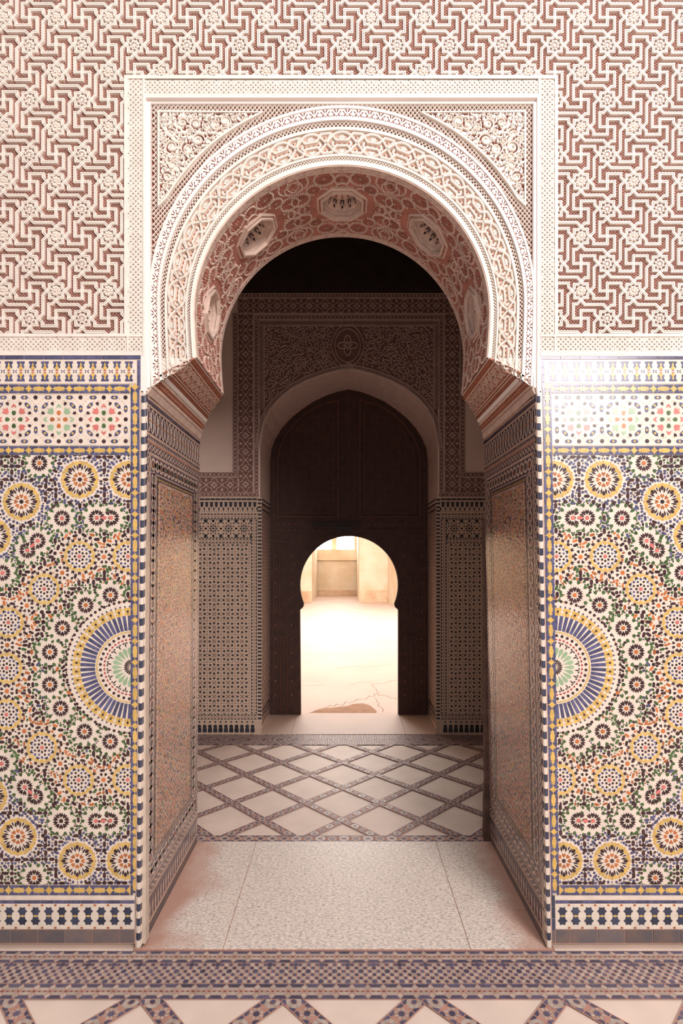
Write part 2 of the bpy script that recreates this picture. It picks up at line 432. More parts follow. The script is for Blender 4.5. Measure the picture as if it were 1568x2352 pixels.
for sgn in (1, -1):
    x = 343-480
    while x < 1228+480:
        run = []
        for i in range(0, 95):
            yy = 229+i*5; xx = x+sgn*i*5*.83
            ok = 343 <= xx <= 1228 and hypot(xx-785, yy-683) > 432
            if ok: run.append((xx, yy))
            if (not ok or i == 94) and run:
                if len(run) > 1: mb.rib(run, 2.2, .001, .0085 if sgn > 0 else .008, 'cream_stucco', prof=[(-1, 0), (-.5, 1), (.5, 1), (1, 0)])
                run = []
        x += 10.2
mb.build('spandrel_lattice', arch)
# arabesque corner panels
SPIR = [(370, 220, 62), (570, 240, 74), (725, 270, 48), (870, 250, 70), (1010, 200, 84), (190, 380, 66), (600, 480, 84), (205, 590, 84), (440, 610, 84), (228, 725, 58), (210, 870, 74), (140, 1035, 70), (1150, 160, 40), (780, 360, 44), (95, 470, 40), (330, 500, 44), (90, 740, 44), (100, 1180, 40), (470, 370, 40), (330, 740, 40)]
for side in (0, 1):
    mx_ = (lambda x: x) if side == 0 else (lambda x: MIR-x)
    mb = MB(front(ZB), None)
    cc = (785, 683); R = 446+24
    tri = [(361, 248), (600, 250)]
    a0 = atan2(-(250-cc[1]), 600-cc[0]); a1 = atan2(-(462-cc[1]), 361-cc[0])
    arcp = [(cc[0]+R*cos(a0+(a1-a0)*i/16), cc[1]-R*sin(a0+(a1-a0)*i/16)) for i in range(1, 16)]
    tri = tri+arcp+[(361, 464)]
    mb.prism([(mx_(x), y) for x, y in tri], 0, .0092, 'red_ground')
    mb.rib([(mx_(x), y) for x, y in tri], 5.5, 0, .017, 'cream_stucco', closed=True)
    random.seed(5)
    def inside(x, y, mg): return x > 363+mg and y > 250+mg and hypot(x-cc[0], y-cc[1]) > R+mg
    occ = []
    for k, (sx_, sy_, r) in enumerate(SPIR):
        x, y, r = 360+sx_/6.53, 240+sy_/6.53, r/6.53*1.28
        if not inside(x, y, r*.6): continue
        occ.append((x, y, r)); a = k*2.1; dr = 1 if k % 2 else -1
        sp = [(x+r*(1-.78*i/26)*cos(a+dr*i*.33), y+r*(1-.78*i/26)*sin(a+dr*i*.33)) for i in range(27)]
        mb.prism([(mx_(p[0]), p[1]) for p in ngon(x, y, r*.62, 14)], .009, .0115, 'cream_stucco')
        mb.rib([(mx_(p[0]), p[1]) for p in sp], 3.4, .009, .0165, 'cream_stucco', prof=[(-1, 0), (-.8, 1), (0, .7), (.8, 1), (1, 0)])
    for k in range(7000):
        x = random.uniform(364, 600); y = random.uniform(251, 462); r = random.uniform(6, 12) if k < 900 else random.uniform(3.4, 6.5) if k < 4000 else random.uniform(2.0, 3.4)
        if not inside(x, y, r*.55) or any(hypot(x-o[0], y-o[1]) < o[2]*.80+r*.38 for o in occ): continue
        occ.append((x, y, r*.62)); a = random.uniform(0, 2*pi)
        lf = loc(x, y, a, [(-r, 0), (-r*.5, -r*.5), (r*.2, -r*.55), (r*1.1, 0), (r*.2, r*.25), (-r*.5, r*.5)])
        mb.prism([(mx_(p[0]), p[1]) for p in lf], .009, .0155, 'cream_stucco', inset=.25)
    mb.build('spandrel_panel', arch)
# archivolt rings: plate with bands.  fmap takes (s, t, h); s in px along the arch
def rfm(s_, t, h):
    x, z = P(*ringpx(min(1, max(0, s_/RLEN)), t), 0); return (x, ZB-h, z)
mb = MB(rfm)
N = 150
def band(t0, t1, h, m, mb_=None):
    mb_ = mb_ or mb
    for i in range(N):
        s0, s1 = RLEN*i/N, RLEN*(i+1)/N
        mb_._add([(s0, t0, h), (s1, t0, h), (s1, t1, h), (s0, t1, h)], m)
        for t in (t0, t1): mb_._add([(s0, t, -.01), (s1, t, -.01), (s1, t, h), (s0, t, h)], m)
TW = 110.0
def trib(mb_, pts, w, h0, h1, m, prof=None):   # ribbon in px space (s, t*TW) -> (s, t)
    tmp = MB(lambda u, v, h: rfm(u, v/TW, h)); tmp.v = mb_.v; tmp.fc = mb_.fc; tmp.mi = mb_.mi; tmp.mats = mb_.mats
    tmp.rib([(a, b_*TW) for a, b_ in pts], w, h0, h1, m, prof=prof)
def tflat(mb_, pts, h, m):
    mb_._add([(a, b_, h) for a, b_ in pts], m)
band(0, .075, .019, 'cream_stucco'); band(.155, .19, .017, 'cream_stucco'); band(.60, .65, .017, 'cream_stucco'); band(.755, .805, .021, 'white_plaster'); band(.955, 1.0, .021, 'white_plaster')
mb.build('archivolt_fillet', arch)
def guil(t0, t1, period, nm):
    mb = MB(rfm); band(t0, t1, .006, 'red_ground', mb)
    n = round(RLEN/period)
    n = max(3, round(RLEN/period/3))
    for ph in range(3):
        for k in range(1):
            pts = []
            for i in range(n*12+1):
                u = i/12; x = (u+ph/3) % 1; tri_ = abs(2*x-1)
                tri_ = tri_ + .10*sin(2*pi*tri_)*-.6
                pts.append((u*RLEN/n, t0+(t1-t0)*(.04+.92*tri_)))
            trib(mb, pts, 1.35, .006, .0125+ph*.0004, 'cream_stucco')
            if k == 0: pass
    mb.build(nm, arch)
guil(.075, .155, 8.2, 'guilloche_band'); guil(.65, .755, 8.8, 'guilloche_band')
# floral ring
mb = MB(rfm); band(.805, .955, .0165, 'white_plaster', mb)
n = round(RLEN/23.5)
def tkite(s0, t0, ang, L_, w): return [(a, b_/TW) for a, b_ in kite(s0, t0*TW, ang, 0, L_, w*1.7, .5)]
for i in range(n):
    s_ = (i+.5)*RLEN/n
    for k, (ds, dt, an, L_, w) in enumerate([(-1.5, .830, 2.25, 9, .75), (1.5, .830, .9, 9, .75), (-3.8, .830, 2.7, 6, .7), (3.8, .830, .45, 6, .7), (-.8, .885, 1.95, 8, .7), (.8, .885, 1.2, 8, .7), (-5.5, .885, 2.5, 6.5, .7), (5.5, .885, .65, 6.5, .7), (0, .815, 1.57, 3.5, .7), (11.7, .820, 1.57, 3, .9), (-2, .925, 2.4, 4.5, .6), (2, .925, .75, 4.5, .6)]):
        tflat(mb, tkite(s_+ds, dt, an, L_, w), .0169, 'red_ground')
mb.build('floral_band', arch)
# geometric strapwork ring
mb = MB(rfm); band(.19, .60, .006, 'ochre_ground', mb)
n = 21; U = RLEN/n; g0, g1 = .205, .585
gp = [(-1, 0), (-.85, 1), (-.2, 1), (0, .65), (.2, 1), (.85, 1), (1, 0)]
def gt(v): return g0+(g1-g0)*v
for i in range(n):
    def st(lst, w=4.6, h=.0155):
        pts = [((i+a)*U, gt(b_)) for a, b_ in lst]
        pts = [(min(max(a, 0), RLEN), b_) for a, b_ in pts]
        trib(mb, pts, w, .006, h, 'cream_stucco', gp)
    for mm in (lambda v: v, lambda v: 1-v):
        st([(0, .5), (.12, mm(.68)), (.24, mm(.86)), (.38, mm(.96)), (.5, mm(.98)), (.62, mm(.96)), (.76, mm(.86)), (.88, mm(.68)), (1, .5)])
        st([(-.0, mm(.93)), (.15, mm(.93)), (.31, mm(.63)), (.69, mm(.63)), (.85, mm(.93)), (1, mm(.93))], h=.0148)
    for a in (0,):
        st([(a-.0, .5), (a+.16, .93)], h=.0141)
    for a, v in ((.42, .79), (.5, .80), (.58, .79), (.42, .21), (.5, .20), (.58, .21)):
        tflat(mb, [(p, q_/TW) for p, q_ in kite((i+a)*U, gt(v)*TW, pi/2+(a-.5)*6, -4, 4, 1.5, .5)], .0064, 'red_ground')
    for a, v, an in ((.2, .6, .5), (.2, .4, -.5), (.8, .6, 2.6), (.8, .4, -2.6), (.28, .5, 0), (.72, .5, 0), (.42, .5, 0), (.58, .5, 0), (.12, .5, 1.57), (.88, .5, 1.57)):
        tflat(mb, [(p, q_/TW) for p, q_ in kite((i+a)*U, gt(v)*TW, an, -4, 4, 1.2, .5)], .0064, 'red_ground')
    for a, v in ((.0, .8), (.0, .2), (.06, .78), (.94, .78), (.06, .22), (.94, .22)):
        mb_pts = [(p, q_/TW) for p, q_ in star((i+a+.001)*U, gt(v)*TW, 2.4, 1.2, 4)]
        tflat(mb, mb_pts, .0066, 'cream_stucco' if a == 0 else 'red_ground')
    for a, v in ((.5, .80), (.5, .20), (.25, .5), (.75, .5)):
        for k in range(-2, 3):
            if v != .5: tflat(mb, [(p, q_/TW) for p, q_ in drop((i+a)*U, (gt(v)-.03*(1 if v > .5 else -1))*TW, (pi/2 if v > .5 else -pi/2)+k*.55, 1, 9, 1.6)], .0085, 'cream_stucco')
            else: tflat(mb, [(p, q_/TW) for p, q_ in drop((i+a)*U, gt(v)*TW, (0 if a > .5 else pi)+k*.6, 1, 7, 1.4)], .0085, 'cream_stucco')
mb.build('strapwork_band', arch)

# soffit with five pierced cups
MQ = [.143, .321, .5, .679, .857]
MW = [.49, .49, .49, .49, .49]
MR = .082
def cup_frame(q, w):
    c = Vector(soff(q, w)); e = 1e-3
    tq = (Vector(soff(q+e, w))-Vector(soff(q-e, w))).normalized(); tw = (Vector(soff(q, w+e))-Vector(soff(q, w-e))).normalized()
    n_ = tq.cross(tw).normalized()
    if n_.dot(Vector((-.01, c.y, 2.2))-c) < 0: n_ = -n_
    tw = n_.cross(tq).normalized()
    return c, tq, tw, n_
CF = [cup_frame(a, b_) for a, b_ in zip(MQ, MW)]
def incup(p, r): return any((Vector(p)-c[0]).length < r for c in CF)
mb = MB(soff)
NQ2, NW2 = 300, 100
grid = [[soff(i/NQ2, j/NW2) for j in range(NW2+1)] for i in range(NQ2+1)]
mb.v = [p for r in grid for p in r]
idx = mb._m('soffit_red')
for i in range(NQ2):
    for j in range(NW2):
        if incup(grid[i][j], MR+.004): continue
        a = i*(NW2+1)+j
        mb.fc.append((a, a+1, a+NW2+2, a+NW2+1)); mb.mi.append(idx)
mb.build('soffit', arch)
# soffit ornament: beaded rings with petals, border ribbons front and back. coordinates in metres (s along, w*depth across)
SL = 2.02; DP = .466
sfm = lambda a, b_, h: soff(min(1, max(0, a/SL)), min(1, max(0, b_/DP)), h)
mb = MB(sfm)
for b_, wd in ((.020, .036), (.449, .028)):
    for i in range(120):
        a0_, a1_ = SL*i/120, SL*(i+1)/120
        mb.box(a0_, b_-wd/2, a1_, b_+wd/2, 0, .004, 'soffit_cream')
        if i % 4 == 0:
            for k in (-1, 1):
                for e in (.8, -.8): mb.flat(kite(a0_, b_+k*wd*.22, e, -.006, .006, .0018, .5), .0044, 'soffit_red')
        else: mb.flat(kite(a0_+.008, b_+(.006 if i % 2 else -.006), 0, -.008, .008, .0012, .5), .0044, 'soffit_red')
mb.build('soffit_border', arch)
mb = MB(sfm)
cs = [(q*SL, w*DP) for q, w in zip(MQ, MW)]
def okp(x, y, r): return .040 < y < .433 and .005 < x < SL-.005 and all(hypot(x-c[0], y-c[1]) > r for c in cs)
def rosette_s(a, b_, r):
    nb = max(12, int(2*pi*r/.0088))
    for k in range(nb):
        t = 2*pi*k/nb; x, y = a+r*cos(t), b_+r*sin(t)
        if okp(x, y, .128): mb.prism(ngon(x, y, .0046, 6, t), 0, .006, 'soffit_cream', inset=.3)
    npt = 12
    for k in range(npt):
        t = 2*pi*k/npt
        for (r0, r1, w) in ((.15, .42, .07), (.52, .86, .10)):
            x, y = a+r*(r0+r1)/2*cos(t), b_+r*(r0+r1)/2*sin(t)
            if okp(x, y, .125): mb.prism(kite(a, b_, t+(.26 if r0 > .5 else 0), r*r0, r*r1, r*w, .55), 0, .0045, 'soffit_red')
    if okp(a, b_, .13): mb.prism(ngon(a, b_, r*.1, 6), 0, .005, 'soffit_cream')
for (a, b_) in cs:
    for k in range(8):
        t = pi/8+k*pi/4
        rosette_s(a+.172*cos(t), b_+.172*sin(t), .036)
        rosette_s(a+.150*cos(t+pi/8), b_+.150*sin(t+pi/8), .027)
        rosette_s(a+.232*cos(t+pi/8), b_+.232*sin(t+pi/8), .040)
for i in range(4):
    a = (cs[i][0]+cs[i+1][0])/2; b_ = .228
    rosette_s(a, b_, .036)
    for k in (-.145, .145): rosette_s(a, b_+k, .034)
for k in (-.16, -.06, .06, .16):
    for e in (.04, SL-.04): rosette_s(e, .228+k, .034)
mb.build('soffit_rosettes', arch)
# cups
names = ['lowest left pierced octagonal cup in the arch soffit', 'upper left pierced octagonal cup in the arch soffit', 'pierced octagonal cup at the crown of the arch soffit', 'upper right pierced octagonal cup in the arch soffit', 'lowest right pierced octagonal cup in the arch soffit']
for k, (c, tq, tw, n_) in enumerate(CF):
    fm = lambda u, v, h, c=c, tq=tq, tw=tw, n_=n_: tuple(c+tq*u+tw*v+n_*h)
    mb = MB(fm)
    def oring(r0, h0, r1, h1, n, m, a0=pi/8):
        A = ngon(0, 0, r0, n, a0); B = ngon(0, 0, r1, n, a0)
        for i in range(n):
            j = (i+1) % n
            mb._add([(*A[i], h0), (*A[j], h0), (*B[j], h1), (*B[i], h1)], m)
    M1 = 'soffit_cream'
    oring(.113, -.01, .113, .010, 8, M1); oring(.113, .010, .106, .013, 8, M1); oring(.106, .013, .103, .006, 8, M1); oring(.103, .006, .097, .006, 8, M1)
    oring(.097, .006, .096, .018, 8, M1); oring(.096, .018, .088, .018, 8, M1); oring(.088, .018, .084, .004, 8, M1)
    for i in range(8):   # lobed edging outside the octagon
        a = i*pi/4
        pl = [(.104*cos(a)+.026*cos(t_+a), .104*sin(a)+.026*sin(t_+a)) for t_ in [q*pi/10-pi/2 for q in range(11)]]
        mb.rib(pl, .005, -.005, .008, M1)
    med = mb.build('cup_surround', arch)
    mb = MB(fm)
    ZR = [(.087, .004), (.080, -.012), (.076, -.018), (.060, -.058), (.030, -.074)]
    for (r0, h0), (r1, h1) in zip(ZR, ZR[1:]): oring(r0, h0, r1, h1, 24, M1, 0)
    mb._add([(*p, -.074) for p in ngon(0, 0, .030, 24)], M1)
    mb.rib(ngon(0, 0, .0775, 24), .004, -.018, -.009, M1, closed=True)
    def wall_h(rho):
        for (r0, h0), (r1, h1) in zip(ZR, ZR[1:]):
            if r1 <= rho <= r0: return h1+(h0-h1)*(rho-r1)/(r0-r1)
        return -.074
    for i in range(12):
        t = i*pi/6
        def onb(d, side_, lift=.0012):    # d 0..1 down the sloping band
            rho = .0755-.0155*d; c_, s_ = cos(t+side_/.068), sin(t+side_/.068)
            rr_ = rho-lift
            return (rr_*c_, rr_*s_, -.018-.040*d+lift*.4)
        def pl_(lst, m): mb._add([onb(*p) for p in lst], m)
        # dark faces painting in the shade of pierced openings of a pointed arch
        pl_([(.52, -.0082, .001), (.92, -.0095, .001), (.98, -.0045, .001), (.62, -.0030, .001)], 'tile_dark')
        pl_([(.52, .0082, .001), (.92, .0095, .001), (.98, .0045, .001), (.62, .0030, .001)], 'tile_dark')
        pl_([(.16, 0, .001), (.34, -.0045, .001), (.50, -.0012, .001), (.50, .0012, .001), (.34, .0045, .001)], 'tile_dark')
        pl_([(.76, -.0016, .001), (.98, -.0030, .001), (.98, .0030, .001), (.76, .0016, .001)], 'tile_dark')
        arc_ = [(1.0, -.0145), (.7, -.0140), (.4, -.0105), (.18, -.0055), (.04, 0), (.18, .0055), (.4, .0105), (.7, .0140), (1.0, .0145)]
        for (d0, s0), (d1, s1) in zip(arc_, arc_[1:]):
            k0, k1 = .82, .82
            mb._add([onb(d0, s0, 0), onb(d1, s1, 0), onb(d1, s1, .0055), onb(d0, s0, .0055)], M1)
            mb._add([onb(d0, s0, .0055), onb(d1, s1, .0055), onb(d1+.06*(1-d1), s1*k1, .0055), onb(d0+.06*(1-d0), s0*k0, .0055)], M1)
            mb._add([onb(d0+.06*(1-d0), s0*k0, .0055), onb(d1+.06*(1-d1), s1*k1, .0055), onb(d1+.06*(1-d1), s1*k1, 0), onb(d0+.06*(1-d0), s0*k0, 0)], M1)
        mb._add([(.058*cos(t-.12), .058*sin(t-.12), -.058), (.034*cos(t), .034*sin(t), -.0715), (.058*cos(t+.12), .058*sin(t+.12), -.058)], 'soffit_red')
    mb.build('pierced_cup', med)

# corbels under the arch
def bez(a, b_, t): return (a[0]+(b_[0]-a[0])*t, a[1]+(b_[1]-a[1])*t)
for side in (-1, 1):
    cp = thing('carved_corbel', 'carved stepped stucco corbel on top of the %s tiled jamb' % ('left' if side < 0 else 'right'), 'corbel')
    m_ = P(ARC_C, 0, 0)[0]*2
    K = []
    for i, (x, y) in enumerate(CORB_F):
        X_, Z_ = P(x, y, 0)
        if side > 0: X_ = m_-X_
        if i == 0: X_ = side*jamb_x(side, Z_)
        K.append((X_, Z_))
    xa_, xb_ = K[0][0], K[6][0]
    YBK = [WT-.002+(AT-WT)*(k_[0]-xa_)/(xb_-xa_) for k_ in K]
    def cfm(k0):
        (x0, z0), (x1, z1) = K[k0], K[k0+1]; y0, y1 = YBK[k0], YBK[k0+1]
        nx, nz = -side*abs(z1-z0), -abs(x1-x0); l = hypot(nx, nz) or 1
        def f(u, v, h):     # u depth 0..1, v across 0..1, h outwards (towards the opening)
            return (x0+(x1-x0)*v+nx/l*h, .009+((y0+(y1-y0)*v)-.009)*u, z0+(z1-z0)*v+nz/l*h)
        return f
    # body
    mb = MB(ident)
    A = [(k_[0], .009, k_[1]) for k_ in K]; B = [(k_[0], y_, k_[1]) for k_, y_ in zip(K, YBK)]
    A2 = A+[(side*(JX+.0), .004, K[-1][1])]; B2 = B+[(side*JX, AT, K[-1][1]+.0), (side*JX, WT-.002, K[-1][1])]
    mb._add([B[6], (side*JX, AT, K[6][1]), (side*JX, WT-.002, K[6][1])], 'soffit_cream')
    B2 = B+[(side*JX, WT-.002, K[-1][1])]
    mb._add([(p[0], .02, p[2]) for p in A2], 'cream_stucco'); mb._add(B2, 'soffit_cream')
    for i in range(6): mb._add([A[i], B[i], B[i+1], A[i+1]], ['white_plaster', 'corbel_red', 'white_plaster', 'corbel_red', 'corbel_red', 'corbel_red'][i])
    mb.build('body', cp)
    # cove with frilled carving
    mb = MB(cfm(0)); mb.box(0, 0, 1, .9, 0, .004, 'soffit_cream')
    mb.build('lower_fillet', cp)
    mb = MB(cfm(1))
    for i in range(60):
        u = (i+.5)/60
        mb.prism([(u-.006, .05), (u+.006, .05), (u+.004, .32), (u-.004, .32)], 0, .004, 'soffit_cream')
        if i % 2: mb.prism([(u-.010, .45), (u+.006, .5), (u+.012, .8), (u-.004, .85)], 0, .005, 'corbel_red')
        else: mb.prism(ngon(u, .62, .004, 6, 0, .12), 0, .004, 'soffit_cream')
    mb.build('frilled_cove', cp)
    mb = MB(cfm(2)); mb.box(0, -.1, 1, .3, 0, .006, 'soffit_cream'); mb.box(0, .45, 1, 1.05, 0, .007, 'white_plaster'); mb.build('roll_moulding', cp)
    mb = MB(cfm(3)); 
    for i in range(110):
        u = (i+.5)/110
        mb.box(u-.0026, .12, u+.0026, .62, 0, .005, 'corbel_red', 'corbel_red')
    mb.box(0, .66, 1, .80, 0, .006, 'soffit_cream'); mb.box(0, 0, 1, .08, 0, .006, 'soffit_cream'); mb.build('dentil_band', cp)
    mb = MB(cfm(4))
    mb.box(0, .02, 1, .07, 0, .005, 'soffit_cream'); mb.box(0, .90, 1, .96, 0, .005, 'soffit_cream')
    n = 9
    asp = .75/.095
    mbx = MB(lambda u, v, h, f=mb.f: f(u, v, h))
    base_f = cfm(4); mb2 = MB(lambda u, v, h: base_f(u/asp, v, h))
    for i in range(n):
        u0 = i*asp/n; w = asp/n
        cxs = u0+w/2
        for cy_ in (.32, .68):
            mb2.rib(ngon(cxs, cy_, .13, 8, pi/8), .035, 0, .005, 'soffit_cream', closed=True)
            mb2.rib(ngon(cxs, cy_, .04, 6), .02, 0, .004, 'soffit_cream', closed=True)
        mb2.rib([(u0, .12), (u0+w*.2, .2), (u0+w*.2, .42), (u0, .5), (u0, .6), (u0+w*.2, .7), (u0+w*.2, .85)], .035, 0, .0055, 'soffit_cream')
        mb2.rib([(u0+w, .85), (u0+w*.8, .8), (u0+w*.8, .55), (u0+w, .5), (u0+w*.8, .4), (u0+w*.8, .15)], .035, 0, .0058, 'soffit_cream')
        mb2.rib([(u0+w*.2, .5), (u0+w*.8, .5)], .03, 0, .005, 'soffit_cream')
    mb2.build('knotwork_face', cp)
    mb.build('face_fillet', cp)
    mb = MB(cfm(5))
    for i in range(100):
        u = (i+.5)/100
        mb.box(u-.0030, .10, u+.0030, .75, 0, .005, 'corbel_red')
    mb.box(0, .8, 1, 1, 0, .005, 'soffit_cream'); mb.build('dentil_band', cp)
# ------------------------------------------------------------------ zellige tile patterns
class Occ:
    def __init__(s): s.g = {}
    def add(s, x, y, r): s.g.setdefault((int(x//12), int(y//12)), []).append((x, y, r))
    def free(s, x, y, r):
        i, j = int(x//12), int(y//12)
        for a in (i-1, i, i+1):
            for b_ in (j-1, j, j+1):
                for (u, v, q) in s.g.get((a, b_), ()):
                    if (u-x)**2+(v-y)**2 < (q+r)**2: return False
        return True
HT = .0016
def put(mb, oc, pts, m, r=None, gap=.6):
    x = sum(p[0] for p in pts)/len(pts); y = sum(p[1] for p in pts)/len(pts)
    rr = r if r is not None else .62*max(hypot(p[0]-x, p[1]-y) for p in pts)
    mb.flat(pts, HT, m); oc.add(x, y, rr)
def tryput(mb, oc, pts, m, f=.72):
    x = sum(p[0] for p in pts)/len(pts); y = sum(p[1] for p in pts)/len(pts)
    rr = f*max(hypot(p[0]-x, p[1]-y) for p in pts)
    if oc.free(x, y, rr): mb.flat(pts, HT, m); oc.add(x, y, rr*.9); return True
    return False
def circs(x, y, a, L, w):
    n = max(1, round(L/w)); return [(x+(L-w)*(2*i/(n-1)-1 if n > 1 else 0)*cos(a), y+(L-w)*(2*i/(n-1)-1 if n > 1 else 0)*sin(a), w) for i in range(n)]
def tryc(mb, oc, pts, m, cs, gap=.75):
    for (x, y, r) in cs:
        if not oc.free(x, y, r*.92+gap): return False
    mb.flat(pts, HT, m)
    for (x, y, r) in cs: oc.add(x, y, r*.92)
    return True
def ros_yellow(mb, oc, x, y, R=43.5):
    mb.dz += 1.2e-5
    put(mb, oc, star(x, y, R*.125, R*.10, 8), 'tile_dark')
    for k in range(8):
        a = k*pi/4+pi/8*0
        mb.flat(chev(x, y, a, R*.17, R*.42, R*.105), HT, 'tile_orange')
        mb.flat(drop(x, y, a, R*.58, R*.84, R*.095), HT, 'tile_dark')
    for k in range(16):
        a = (k+.5)*pi/8
        mb.flat(kite(x, y, a, R*.46, R*.80, R*.058, .5), HT, 'tile_dark')
        a = k*pi/8
        if k % 2: mb.flat(kite(x, y, a, R*.56, R*.84, R*.045, .6), HT, 'tile_dark')
        # yellow arrow heads of the zigzag ring
        mb.flat(loc(x, y, a+pi/16, [(R*.745, -R*.010), (R*.85, -R*.165), (R*1.0, -R*.165), (R*.93, -R*.05), (R*1.02, 0), (R*.93, R*.05), (R*1.0, R*.165), (R*.85, R*.165), (R*.745, R*.010)]), HT, 'tile_yellow')
        mb.flat(loc(x, y, a, [(R*.93, 0), (R*.99, -R*.03), (R*.99, R*.03)]), HT, 'tile_orange')
    for r_ in range(0, 22):
        for k in range(8 if r_ else 1): oc.add(x+R*r_/22*cos(k*pi/4), y+R*r_/22*sin(k*pi/4), min(R-R*r_/22+1, 9))
    for k in range(24): oc.add(x+R*.86*cos(k*pi/12), y+R*.86*sin(k*pi/12), R*.17)
    for k in range(16):
        a = k*pi/8+pi/16
        tryput(mb, oc, drop(x, y, a, R*1.05, R*1.22, R*.075), 'tile_blue', .6)
def ros_green(mb, oc, x, y, cc, R=35.0, n=10, green='tile_green', dbl=None):
    mb.dz += 1.2e-5
    put(mb, oc, ngon(x, y, R*.145, 8), cc)
    for k in range(n):
        a = 2*pi*(k+.5)/n
        if dbl and abs((a-dbl+pi) % (2*pi)-pi) < .4: continue
        mb.flat(chev(x, y, a, R*.20, R*.56, R*.125), HT, 'tile_dark')
        oc.add(x+R*.45*cos(a), y+R*.45*sin(a), R*.2)
        a2 = a+pi/n
        oc.add(x+R*.72*cos(a), y+R*.72*sin(a), R*.13)
    for k in range(n):
        a = 2*pi*(k+.5)/n; a2 = a+pi/n
        if green == 'none': continue
        tryput(mb, oc, loc(x, y, a2, [(R*.72, 0), (R*.84, -R*.12), (R*1.02, -R*.09), (R*.95, 0), (R*1.02, R*.09), (R*.84, R*.12)]), green, .5)
        tryput(mb, oc, drop(x, y, a, R*.96, R*1.20, R*.09), green, .5)
def ros_blue(mb, oc, x, y, R=45.0):
    mb.dz += 1.2e-5
    put(mb, oc, ngon(x, y, R*.10, 10), 'tile_pink')
    for k in range(8):
        a = k*pi/4+pi/8*0
        mb.flat(drop(x, y, a, R*.15, R*.29, R*.062), HT, 'tile_dark')
        mb.flat(drop(x, y, a+pi/8, R*.46, R*.34, R*.062), HT, 'tile_dark') if k % 2 else mb.flat(drop(x, y, a+pi/8, R*.46, R*.34, R*.062), HT, 'tile_blue')
        mb.flat(drop(x, y, a, R*.58, R*.44, R*.065), HT, 'tile_blue')
        mb.flat(chev(x, y, a+pi/8, R*.66, R*.50, R*.10), HT, 'tile_blue')
    for k in range(16):
        a = k*pi/8
        mb.flat(loc(x, y, a, [(R*.58, -R*.02), (R*.68, -R*.125), (R*.84, -R*.13), (R*.74, 0), (R*.84, R*.13), (R*.68, R*.125), (R*.58, R*.02)]), HT, 'tile_yellow')
        q = loc(x, y, a, [(R*.77, 0), (R*.84, -R*.085), (R*.98, -R*.06), (R*.90, 0), (R*.98, R*.06), (R*.84, R*.085)])
        qx, qy = x+R*.88*cos(a), y+R*.88*sin(a)
        if oc.free(qx, qy, 2.5): mb.flat(q, HT, 'tile_dark'); oc.add(qx, qy, 3)
        oc.add(x+R*1.07*cos(a), y+R*1.07*sin(a), 1.6)
    for r_ in range(0, 20, 2):
        for k in range(12): oc.add(x+R*.8*r_/20*cos(k*pi/6), y+R*.8*r_/20*sin(k*pi/6), 7)
def ros_orange(mb, oc, x, y, R=24.0, dirs=None):
    mb.dz += 1.2e-5
    put(mb, oc, ngon(x, y, R*.22, 8), 'tile_orange')
    for k in range(8):
        a = k*pi/4+pi/8
        mb.flat(chev(x, y, a, R*.34, R*.72, R*.13), HT, 'tile_dark'); oc.add(x+R*.55*cos(a), y+R*.55*sin(a), R*.2)
        tryput(mb, oc, kite(x, y, k*pi/4, R*.95, R*1.5, R*.13, .5), 'tile_orange', .5)
Ys = [(182, 1101), (47.5, 1152), (294, 1101), (39.5, 1923), (176, 1979), (287, 1979), (-80, 1101), (-90, 1979), (-20, 1232), (-28, 1830)]
Gs = [(89, 1063, 'tile_orange'), (141, 1190, 'tile_pink'), (4, 1316, 'tile_pink'), (252.5, 1367, 'tile_orange'), (195.5, 1390, 'tile_orange'), (142, 1443, 'tile_orange'), (113, 1498, 'tile_orange'),
      (113, 1573, 'tile_orange'), (138, 1628, 'tile_orange'), (193, 1681, 'tile_orange'), (252, 1704, 'tile_orange'), (139, 1887, 'tile_dark'), (77, 2018, 'tile_orange'), (-60, 1200, 'tile_pink'), (-60, 1880, 'tile_pink'), (2, 1755, 'tile_pink'), (-110, 1400, 'tile_pink'), (-110, 1660, 'tile_pink')]
Ds = [(221, 1189, 254, 1189), (85, 1242, 61.5, 1264), (219, 1887, 252, 1886), (55, 1809, 80, 1831)]
Bs = [(181, 1278), (293, 1278), (100, 1353), (17.5, 1430), (14, 1535), (13, 1642), (95, 1718), (179, 1793), (292, 1792), (-80, 1350), (-80, 1710)]
Os = [(237.5, 1279), (141.5, 1315.5), (60, 1391), (15, 1482), (14, 1588), (54, 1680), (137, 1755), (236.5, 1792), (-45, 1395), (-45, 1665)]
NODC = [(232, 130), (118, 232), (228, 270), (330, 375), (478, 378), (118, 372), (585, 275), (585, 130), (585, 480), (1100, 275), (1100, 135), (1100, 470), (590, 620), (735, 620), (950, 612), (1100, 612), (1250, 608), (840, 718), (840, 855), (100, 855), (320, 855), (475, 855), (475, 720), (475, 520), (578, 958), (212, 955), (100, 1055), (100, 1195), (468, 1195), (1100, 948), (1352, 715), (1352, 850), (208, 1295), (95, 1535), (830, 1533), (985, 1528), (1100, 1430), (1350, 1530), (718, 1780), (453, 1885), (940, 135), (1250, 135), (10, 480), (10, 130)]
MED = (302.0, 1533.0)
